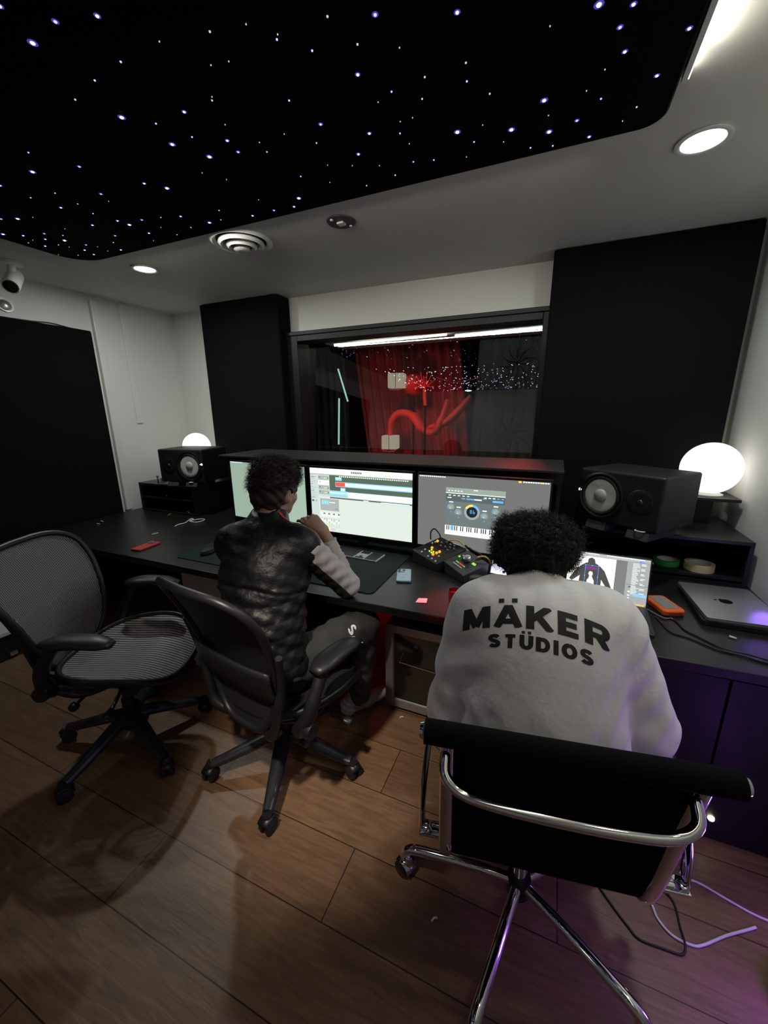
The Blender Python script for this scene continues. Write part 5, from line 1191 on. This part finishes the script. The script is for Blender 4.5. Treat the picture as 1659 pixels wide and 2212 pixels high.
K2,at,n=hexbox('volume_controller','dark desktop controller with one large silver volume knob and a small lit display','controller',[(-.494,1.935,.815),(-.365,1.830,.790),(-.262,1.990,.812),(-.382,2.020,.862)],T0+.0005)
button(at,n,.40,.64,.0215,.020,M['silver'],K2,'volume_knob')
button(at,n,.13,.55,.0062,.004,grn,K2); button(at,n,.17,.67,.0046,.004,M['paper'],K2)
q=at(.73,.62,.001); d_=(at(.8,.62)-at(.66,.62)).normalized(); e_=n.cross(d_)
for k,(a_,m_) in enumerate(((0,grn),(.006,orb))): MB().add([q+d_*(-.010+a_*1.1)+e_*(-.007+a_),q+d_*.012+e_*(-.007+a_),q+d_*.012+e_*.008,q+d_*(-.010+a_*1.1)+e_*.008],[(0,1,2,3)]).build('display',m_,K2,loc=n*(.0004*k))
for k in range(7):
    u=.28+.062*k; button(at,n,u,.32,.0036,.002,(grn,grn,rdg,rdg,rdg,rdg,grn)[k],K2)
    button(at,n,u,.20,.0040,.002,M['paper'],K2)
# cables around the controllers
def cable(label,pts,r,m,cat='cable',name='cable',n=8):
    o=MB().tube(smoothpts(pts,6),r,n).build(name,m,smooth=80); return tag(o,label,cat)
cable('short brown cable looping up from the top of the button controller',[(-.60,2.05,.885),(-.60,2.05,.93),(-.575,2.035,.955),(-.545,2.03,.93),(-.54,2.04,.90)],.004,mat('brown_cable',(.06,.025,.015),.5))
ycm=mat('yellow_cable',(.62,.42,.06),.5)
cable('yellow cable curving behind the button controller',[(-.50,2.045,.89),(-.45,2.045,.90),(-.41,2.05,.87),(-.37,2.05,.79),(-.33,2.04,.757)],.004,ycm)
cable('yellow cable end beside the display of the volume controller',[(-.325,1.985,.84),(-.29,2.005,.842),(-.262,2.022,.81),(-.258,2.026,.757)],.005,ycm)
for k in range(3): cable(['thick black cable behind the volume controller, nearest to the controller','middle one of the black cables bundled behind the volume controller','black cable closest to the right monitor behind the volume controller'][k],[(-.40+.02*k,2.025,.885-.012*k),(-.35+.018*k,2.03,.84),(-.315+.013*k,2.03,.80),(-.30+.014*k,2.03,.757)],.006,M['cord'])
cable('thin white cable lying over the black cables behind the volume controller',[(-.47,2.035,.885),(-.38,2.035,.86),(-.33,2.036,.82),(-.29,2.036,.775),(-.27,2.036,.757)],.003,M['wcord'])
# tablet leaning left of the curly haired head
tb=thing('tablet','small tablet with a bright bluish white screen, mostly hidden by the curly dark hair','tablet',(-.178,1.975,T0),rz=math.radians(-12))
Rt=Matrix.Rotation(math.radians(-22),3,'X')
MB().box(Rt@Vector((0,.004,.085)),(.17,.007,.16),Rt).build('tablet_body',M['silver'],tb,bevel=.002)
MB().box(Rt@Vector((0,-.0004,.085)),(.156,.001,.146),Rt).build('screen',emis('tablet_glow',(.70,.70,1.0),1.3,nosample=False),tb)
MB().bx(-.08,.08,-.012,.05,0,.007).build('stand_foot',M['blackpl'],tb,bevel=.001)
# open laptop in front of the person in white
lp=thing('open_laptop','open laptop showing a picture of a dark hoodie, in front of the white sweater','laptop',(.262,1.86,T0+.0005),rz=math.radians(-3))
MB().slab(rrect(-.165,.165,-.235,.005,.010),0,.012).build('laptop_base',M['graphite'],lp,bevel=.002)
mb=MB()
for r in range(5):
    for i in range(13): mb.bx(-.14+.0217*i,-.122+.0217*i,-.035-.019*r-.016,-.035-.019*r,.012,.0132)
tag(mb.build('key_caps',M['key'],lp),kind='stuff')
th=math.radians(-14); Rl=Matrix.Rotation(th,3,'X'); LW,LH=.318,.205
MB().box(Rl@Vector((0,.0055,.112)),(.330,.007,.222),Rl).build('laptop_lid',M['graphite'],lp,bevel=.002)
cols=[base('lap_base',(.20,.21,.20),1.0),E_('lw',(1,1,.94),1.35),E_('lbar',(.45,.48,.47),1.1),E_('lpan',(.38,.41,.41),1.0),E_('lhood',(.07,.07,.065),1.0),E_('lblue',(.10,.25,.85),1.3),E_('ltxt',(.92,.95,.95),1.3),E_('lfig',(.85,.80,.78),1.1),E_('lpur',(.22,.05,.22),1.0),E_('lhi',(.25,.5,.85),1.2),E_('lor',(.9,.45,.1),1.2),E_('lcream',(1,.98,.8),1.5)]
r_=[(0,0,1,.035,2),(0,.035,1,.075,2),(.0,.08,.60,1,1),(.60,.08,.735,1,0),(.735,.08,1,.97,3)]
r_+=[(.12+.022*i,.006,.135+.022*i,.022,11) for i in range(12)]+[(.48+.024*i,.008,.498+.024*i,.024,11) for i in range(19)]
r_+=[(.87,.045,.93,.072,5),(.94,.045,.985,.07,3)]
rr_=random.Random(5)
for i in range(26):
    y=.10+.026*i
    r_.append((.80,y,.80+.05+rr_.random()*.04,y+.008,6)); 
    if i%4<2: r_.append((.90,y,.93+rr_.random()*.03,y+.010,6))
r_+=[(.74,.56,1,.57,0),(.83,.74,.99,.80,9),(.77,.60,.80,.62,4),(.77,.70,.795,.725,6),(.77,.78,.795,.80,6),(.77,.84,.795,.86,6),(.74,.955,.98,.985,10)]
def hoodie(mb,W,H):
    def poly(pts,ci,off):
        mb.add([(-W/2+x*W,-off,H/2-y*H) for x,y in pts],[tuple(range(len(pts)))],ci)
    poly([(.235,.22),(.36,.22),(.42,.28),(.44,.62),(.43,.78),(.17,.78),(.16,.62),(.18,.28)],4,.0080)
    poly([(.25,.22),(.255,.13),(.295,.095),(.335,.13),(.35,.22)],4,.0081)
    poly([(.19,.27),(.13,.36),(.03,.62),(.07,.66),(.18,.50)],4,.0082)
    poly([(.41,.27),(.47,.36),(.57,.70),(.53,.76),(.42,.52)],4,.0083)
    poly([(.235,.30),(.375,.30),(.375,.36),(.235,.36)],8,.0084)
    poly([(.255,.72),(.26,.60),(.28,.55),(.285,.50),(.27,.46),(.28,.41),(.30,.40),(.32,.41),(.33,.46),(.32,.50),(.33,.55),(.35,.60),(.355,.72)],7,.0085)
    for a in ((.225,.27,.395,.276),(.225,.74,.395,.746),(.225,.27,.231,.746),(.389,.27,.395,.746)): poly([(a[0],a[3]),(a[2],a[3]),(a[2],a[1]),(a[0],a[1])],5,.0086)
    for x in (.228,.310,.392):
        for y in (.273,.51,.743): poly([(x-.006,y+.008),(x+.006,y+.008),(x+.006,y-.008),(x-.006,y-.008)],9,.0087)
so=screen_obj('screen',lp,LW,LH,r_,cols,Rl@Vector((0,.0008,.115)),(th,0,0),hoodie)
# rugged drive
dv=thing('rugged_hard_drive','orange rubber bumpered portable drive with a grey top beside the open laptop','hard drive',(.497,1.908,T0+.0005),rz=math.radians(22))
MB().slab(rrect(-.045,.045,-.075,.075,.016),0,.026).build('rubber_bumper',M['orange'],dv,bevel=.006,smooth=50)
MB().slab(rrect(-.030,.030,-.052,.058,.003),.0255,.0275).build('top_plate',mat('grey_metal_plate',(.25,.25,.24),.45),dv)
MB().bx(-.026,.026,-.0765,-.0745,.006,.019).build('port_recess',mat('dark_orange_recess',(.35,.05,.01),.6),dv)
cable('thin grey cable running from the orange drive over the desk',[(.421,1.875,.754),(.474,1.800,.756),(.506,1.81,.754),(.519,1.79,.754)],.0025,mat('grey_cable',(.2,.2,.2),.5))
# stacked notebooks at the right
nb=thing('black_notebook','thick black closed notebook computer under the silver laptop','laptop',(.755,1.99,T0+.0005))
MB().slab(rrect(-.150,.125,-.185,.175,.012),0,.022).build('notebook_body',M['blackpl'],nb,bevel=.002)
cl_=thing('closed_laptop','silver closed laptop with a dark fruit logo on its lid at the right end','laptop',(.745,1.99,T0+.0230),rz=math.radians(3))
MB().slab(rrect(-.137,.137,-.180,.180,.014),0,.009).build('laptop_base',M['silver'],cl_,bevel=.0015)
MB().slab(rrect(-.137,.137,-.180,.180,.014),.0095,.0145).build('laptop_lid',M['silver'],cl_,bevel=.0015)
def apple(sc):   # fruit outline with a bite and leaf, pointing to -X
    L_=[]
    for i in range(40):
        a=2*PI*i/40; r=1-.10*math.cos(2*a-PI)*0
        x=.92*math.sin(a)*(1.02 if True else 1); y=math.cos(a)*.98
        y-= .16*math.exp(-(math.sin(a)/.22)**2)*(1 if y>0 else -.55)
        if y<0: x*=1-.16*(-y)
        bx,by=x-1.12,y-.12; d=math.hypot(bx,by)
        if d<.42: x=1.12+bx/d*.42; y=.12+by/d*.42
        L_.append((-y*sc,x*sc))
    return L_
mb=MB().slab(apple(.026),.0146,.0149)
lf=[( -1.62,.02),(-1.48,.30),(-1.12,.38),(-1.10,.10),(-1.30,-.02)]
mb.slab([(x*.026,y*.026) for x,y in lf],.0146,.0149); mb.build('fruit_logo',M['dglass'],cl_,loc=(-.01,.005,0))
# cables and bits on the right of the desk
cable('lower of the two black cables snaking over the right end of the desk',[(.45,1.80,.754),(.461,1.758,.754),(.47,1.71,.754),(.487,1.681,.754),(.533,1.665,.754),(.574,1.633,.754),(.609,1.611,.754),(.672,1.600,.754),(.722,1.583,.754),(.82,1.56,.754)],.0032,M['cord'])
cable('upper of the two black cables crossing the right end of the desk',[(.50,1.84,.754),(.521,1.782,.754),(.534,1.725,.754),(.573,1.682,.754),(.609,1.642,.754),(.64,1.619,.757),(.674,1.609,.760),(.707,1.606,.757),(.76,1.60,.754),(.84,1.61,.754)],.0032,M['cord'])
o=MB().tube([(.673,1.735,.7545),(.693,1.727,.7545)],[.0045,.003],8).build('white_connector_tip',M['wcord']); tag(o,'tiny white plastic tip lying alone in front of the closed laptop','plastic piece')
# tape rolls
def tape(label,x,y,z,r,w_,m):
    t=thing('tape_roll',label,'tape roll',(x,y,z))
    MB().lathe([(r*.74,0),(r,0),(r,w_),(r*.74,w_),(r*.74,0)],n=44).build('tape_band',m,t,smooth=40)
    MB().lathe([(r*.70,.001),(r*.738,.001),(r*.738,w_-.001),(r*.70,w_-.001),(r*.70,.001)],n=44).build('card_core',M['paper'],t,smooth=40)
ZS=T0+.028+.0125
tape('green tape roll lying in the right rack, left of the tan roll',.600,2.40,ZS,.058,.028,M['green'])
tape('tan masking tape roll lying in the right rack',.735,2.37,ZS,.064,.036,M['tan'])
o=MB().slab(rrect(-.06,.05,-.04,.05,.004),0,.004).build('paper_sheets',M['paper'],loc=(.49,2.40,ZS)); tag(o,'thin stack of white papers lying in the right rack left of the green tape','papers')
# left side bits
cable('coiled white adapter cable lying on the left half of the desk',[(-2.60,2.00,.756),(-2.615,2.05,.757),(-2.605,2.10,.757),(-2.66,2.20,.757),(-2.63,2.20,.758),(-2.60,2.14,.761),(-2.532,2.149,.757),(-2.53,2.22,.757),(-2.58,2.23,.757),(-2.615,2.15,.759)],.0042,M['wcord'])
o=MB().tube([(-2.965,2.27,.757),(-2.945,2.235,.757),(-2.936,2.215,.757)],[.004,.007,.005],8).build('audio_plug',mat('brass_plug',(.8,.5,.15),.35,.8)); tag(o,'small golden audio plug lying in front of the left rack','plug')
for lb,p,q in (('tiny white stick on the desk behind the red phone',(-2.585,1.80),(-2.577,1.845)),('tiny pale scrap by the left wall end of the desk',(-3.31,1.898),(-3.275,1.895)),('tiny pale scrap second from the left wall end of the desk',(-3.255,1.835),(-3.225,1.838))):
    o=MB().tube([(p[0],p[1],.754),(q[0],q[1],.754)],[.003,.003],8).build('paper_scrap',M['paper']); tag(o,lb,'scrap')
jr=thing('small_white_jar','small white jar beside the left speaker on the left rack','jar',(-3.09,2.335,1.0005))
MB().lathe([(.001,0),(.024,0),(.025,.004),(.025,.044),(.022,.048),(.001,.048)],n=24).build('jar_body',M['white'],jr,smooth=40)
fg=thing('small_figurine','tiny grey figurine with a round head beside the white jar','figurine',(-3.155,2.335,1.0005))
MB().lathe([(.001,0),(.008,0),(.005,.02),(.004,.045),(.001,.048)],n=14).build('figurine_body',M['graphite'],fg,smooth=60)
MB().lathe([(.001,-.012),(.009,-.008),(.012,0),(.009,.008),(.001,.012)],(0,0,.056),16).build('figurine_head',mat('grey_head',(.2,.19,.18),.5),fg,smooth=80)
for lb,x0,x1,y,z in (('pale pen lying inside the left rack, upper shelf',-3.12,-3.06,2.36,.888),('long pale pen lying on the upper shelf inside the left rack',-2.86,-2.74,2.40,.888),('short pale pen lying on the bottom of the left rack',-2.86,-2.80,2.34,.770)):
    o=MB().tube([(x0,y,z),(x1,y-.03,z)],.004,8).build('pen',M['paper']); tag(o,lb,'pen')
o=MB().slab(rrect(-.05,.05,-.035,.035,.003),0,.006).build('folded_papers',M['paper'],loc=(-3.02,2.33,1.0005)); tag(o,'folded pale papers lying on the left rack under the speaker edge','papers')
# pedestal under the desk
pd=thing('drawer_pedestal','beige drawer pedestal under the left half of the desk','drawer unit',(-1.80,1.56,0))
MB().bx(-.22,.22,0,.5,.0,.708).build('carcass',M['drawer'],pd,bevel=.002)
for z0,z1 in ((.52,.70),(.29,.50),(.05,.27)):
    f_=MB().bx(-.21,.21,-.018,-.001,z0,z1).build('drawer',M['drawer'],pd,bevel=.003)
    MB().bx(-.05,.05,-.0195,-.0185,z1-.03,z1-.018).build('handle_slot',M['blackpl'],f_)
# small glass door fridge
fr=thing('small_glass_door_fridge','small fridge with a silver framed dark glass door under the desk','fridge',(-.515,1.69,0))
MB().bx(-.215,.215,.035,.45,.02,.52).bx(-.21,.21,.05,.44,.0,.02).build('cabinet',M['blackpl'],fr,bevel=.003)
dd=MB().bx(-.217,-.175,0,.033,.025,.52).bx(.175,.217,0,.033,.025,.52).bx(-.175,.175,0,.033,.025,.07).bx(-.175,.175,0,.033,.475,.52).build('door_frame',mat('satin_steel',(.38,.36,.36),.35,.75),fr,bevel=.002)
MB().bx(-.172,.172,.014,.018,.072,.473).build('door_glass',M['dglass'],fr)
MB().tube([(-.172,.010,.072),(.172,.010,.072)],.003,6).tube([(-.172,.010,.072),(-.172,.010,.473)],.003,6).build('inner_trim',M['alum'],fr)
MB().tube([(-.14,.010,.30),(.17,.010,.285)],.0025,6).tube([(-.14,.010,.30),(-.12,.010,.36)],.002,6).build('wire_shelf_edge',M['alum'],fr)
# board behind the leg, the red glow put into its colour
o=MB().bx(-.16,.16,0,.02,0,.60).build('red_glow_board',mat('red_lit_board',(.30,.03,.03),.6),loc=(-.92,2.0,0)); tag(o,'red lit board standing under the desk behind the seated leg','board')
# low white-topped box at the left wall
bx_=thing('low_storage_box','low black storage box with a white top at the left wall','storage box',(-3.335,.75,0))
MB().bx(-.10,.10,-.45,.485,0,.17).build('box_body',M['blackpl'],bx_,bevel=.004)
MB().bx(-.105,.108,-.46,.495,.1705,.20).build('box_lid',M['white'],bx_,bevel=.004)
for y in (-.1,.25,.40): MB().bx(.1005,.108,y-.02,y+.02,.02,.045).build('metal_clasp',M['alum'],bx_)
# floor cables and purple lamp
cable('white cable crossing the floor under the right end of the desk',[(.30,1.25,.004),(.40,1.27,.004),(.463,1.28,.004),(.506,1.297,.004),(.562,1.334,.004),(.596,1.338,.004),(.662,1.319,.004),(.733,1.301,.004),(.80,1.30,.004),(.90,1.31,.004)],.0038,M['wcord'])
cable('white cable curling over the floor beside the chrome chair',[(.40,1.25,.004),(.431,1.206,.004),(.442,1.168,.004),(.474,1.136,.004),(.525,1.131,.004),(.56,1.148,.004),(.626,1.198,.004),(.691,1.241,.004),(.722,1.262,.004)],.0040,M['wcord'])
cable('black cable looping over the floor behind the chrome chair',[(.40,1.275,.012),(.462,1.270,.012),(.50,1.241,.004),(.503,1.17,.004),(.503,1.138,.012),(.502,1.11,.012),(.489,1.093,.004),(.449,1.088,.004),(.38,1.085,.004),(.351,1.108,.004),(.316,1.145,.004),(.27,1.20,.004)],.0032,M['cord'])
pl=thing('purple_floor_lamp','round black base of a purple glowing floor lamp at the right edge','floor lamp',(.80,1.10,0))
MB().lathe([(.001,0),(.10,0),(.10,.03),(.092,.038),(.02,.042),(.001,.042)],n=40).build('lamp_base',M['blackpl'],pl,smooth=40)
MB().lathe([(.001,.04),(.014,.04),(.014,.22),(.001,.22)],n=20).build('lamp_pole',M['blackpl'],pl,smooth=40)
MB().lathe([(.001,.22),(.022,.22),(.022,.95),(.001,.95)],n=24).build('glowing_tube',emis('purple_tube_glow',(.34,.10,1),2.5,nosample=False),pl,smooth=40)
for lb,x,y in (('tiny curled white scrap on the floor before the small fridge',-.632,1.645),('tiny white crumb on the dark floor left of the chrome chair',-.227,.878)):
    o=MB().tube(smoothpts([(x,y,.003),(x+.006,y+.012,.003),(x+.016,y+.014,.003)],4),.0028,6).build('floor_scrap',M['paper']); tag(o,lb,'scrap')

# ------------------------------------------------------------------ repeats share a group phrase
GROUPS={'computer_monitor':'monitors in a row under the window','studio_speaker':'studio speakers on the racks','foam_wedge':'foam wedges under the speakers',
 'globe_lamp':'globe lamps at both ends of the desk','lamp_stand_shelf':'small stands under the globe lamps','desk_rack':'racks on both ends of the desk','tape_roll':'tape rolls in the right rack',
 'mesh_task_chair':'mesh task chairs at the desk','acoustic_panel':'black fabric acoustic panels','recessed_downlight':'recessed ceiling downlights','paper_lantern':'square lanterns in the live room',
 'glowing_bar':'pale green glowing bars in the live room','flower_relief':'flower reliefs in the live room','curtain':'curtains in the live room','person':'people seated at the desk','smartphone':'phones on the desk',
 'pen':'pens in the left rack','paper_scrap':'tiny scraps on the left of the desk','floor_scrap':'tiny scraps on the floor'}
for o in list(SC.objects):
    if o.parent is None and o.get('label'):
        k=o.name.split('.')[0]
        if k in GROUPS and not o.get('group'): o['group']=GROUPS[k]
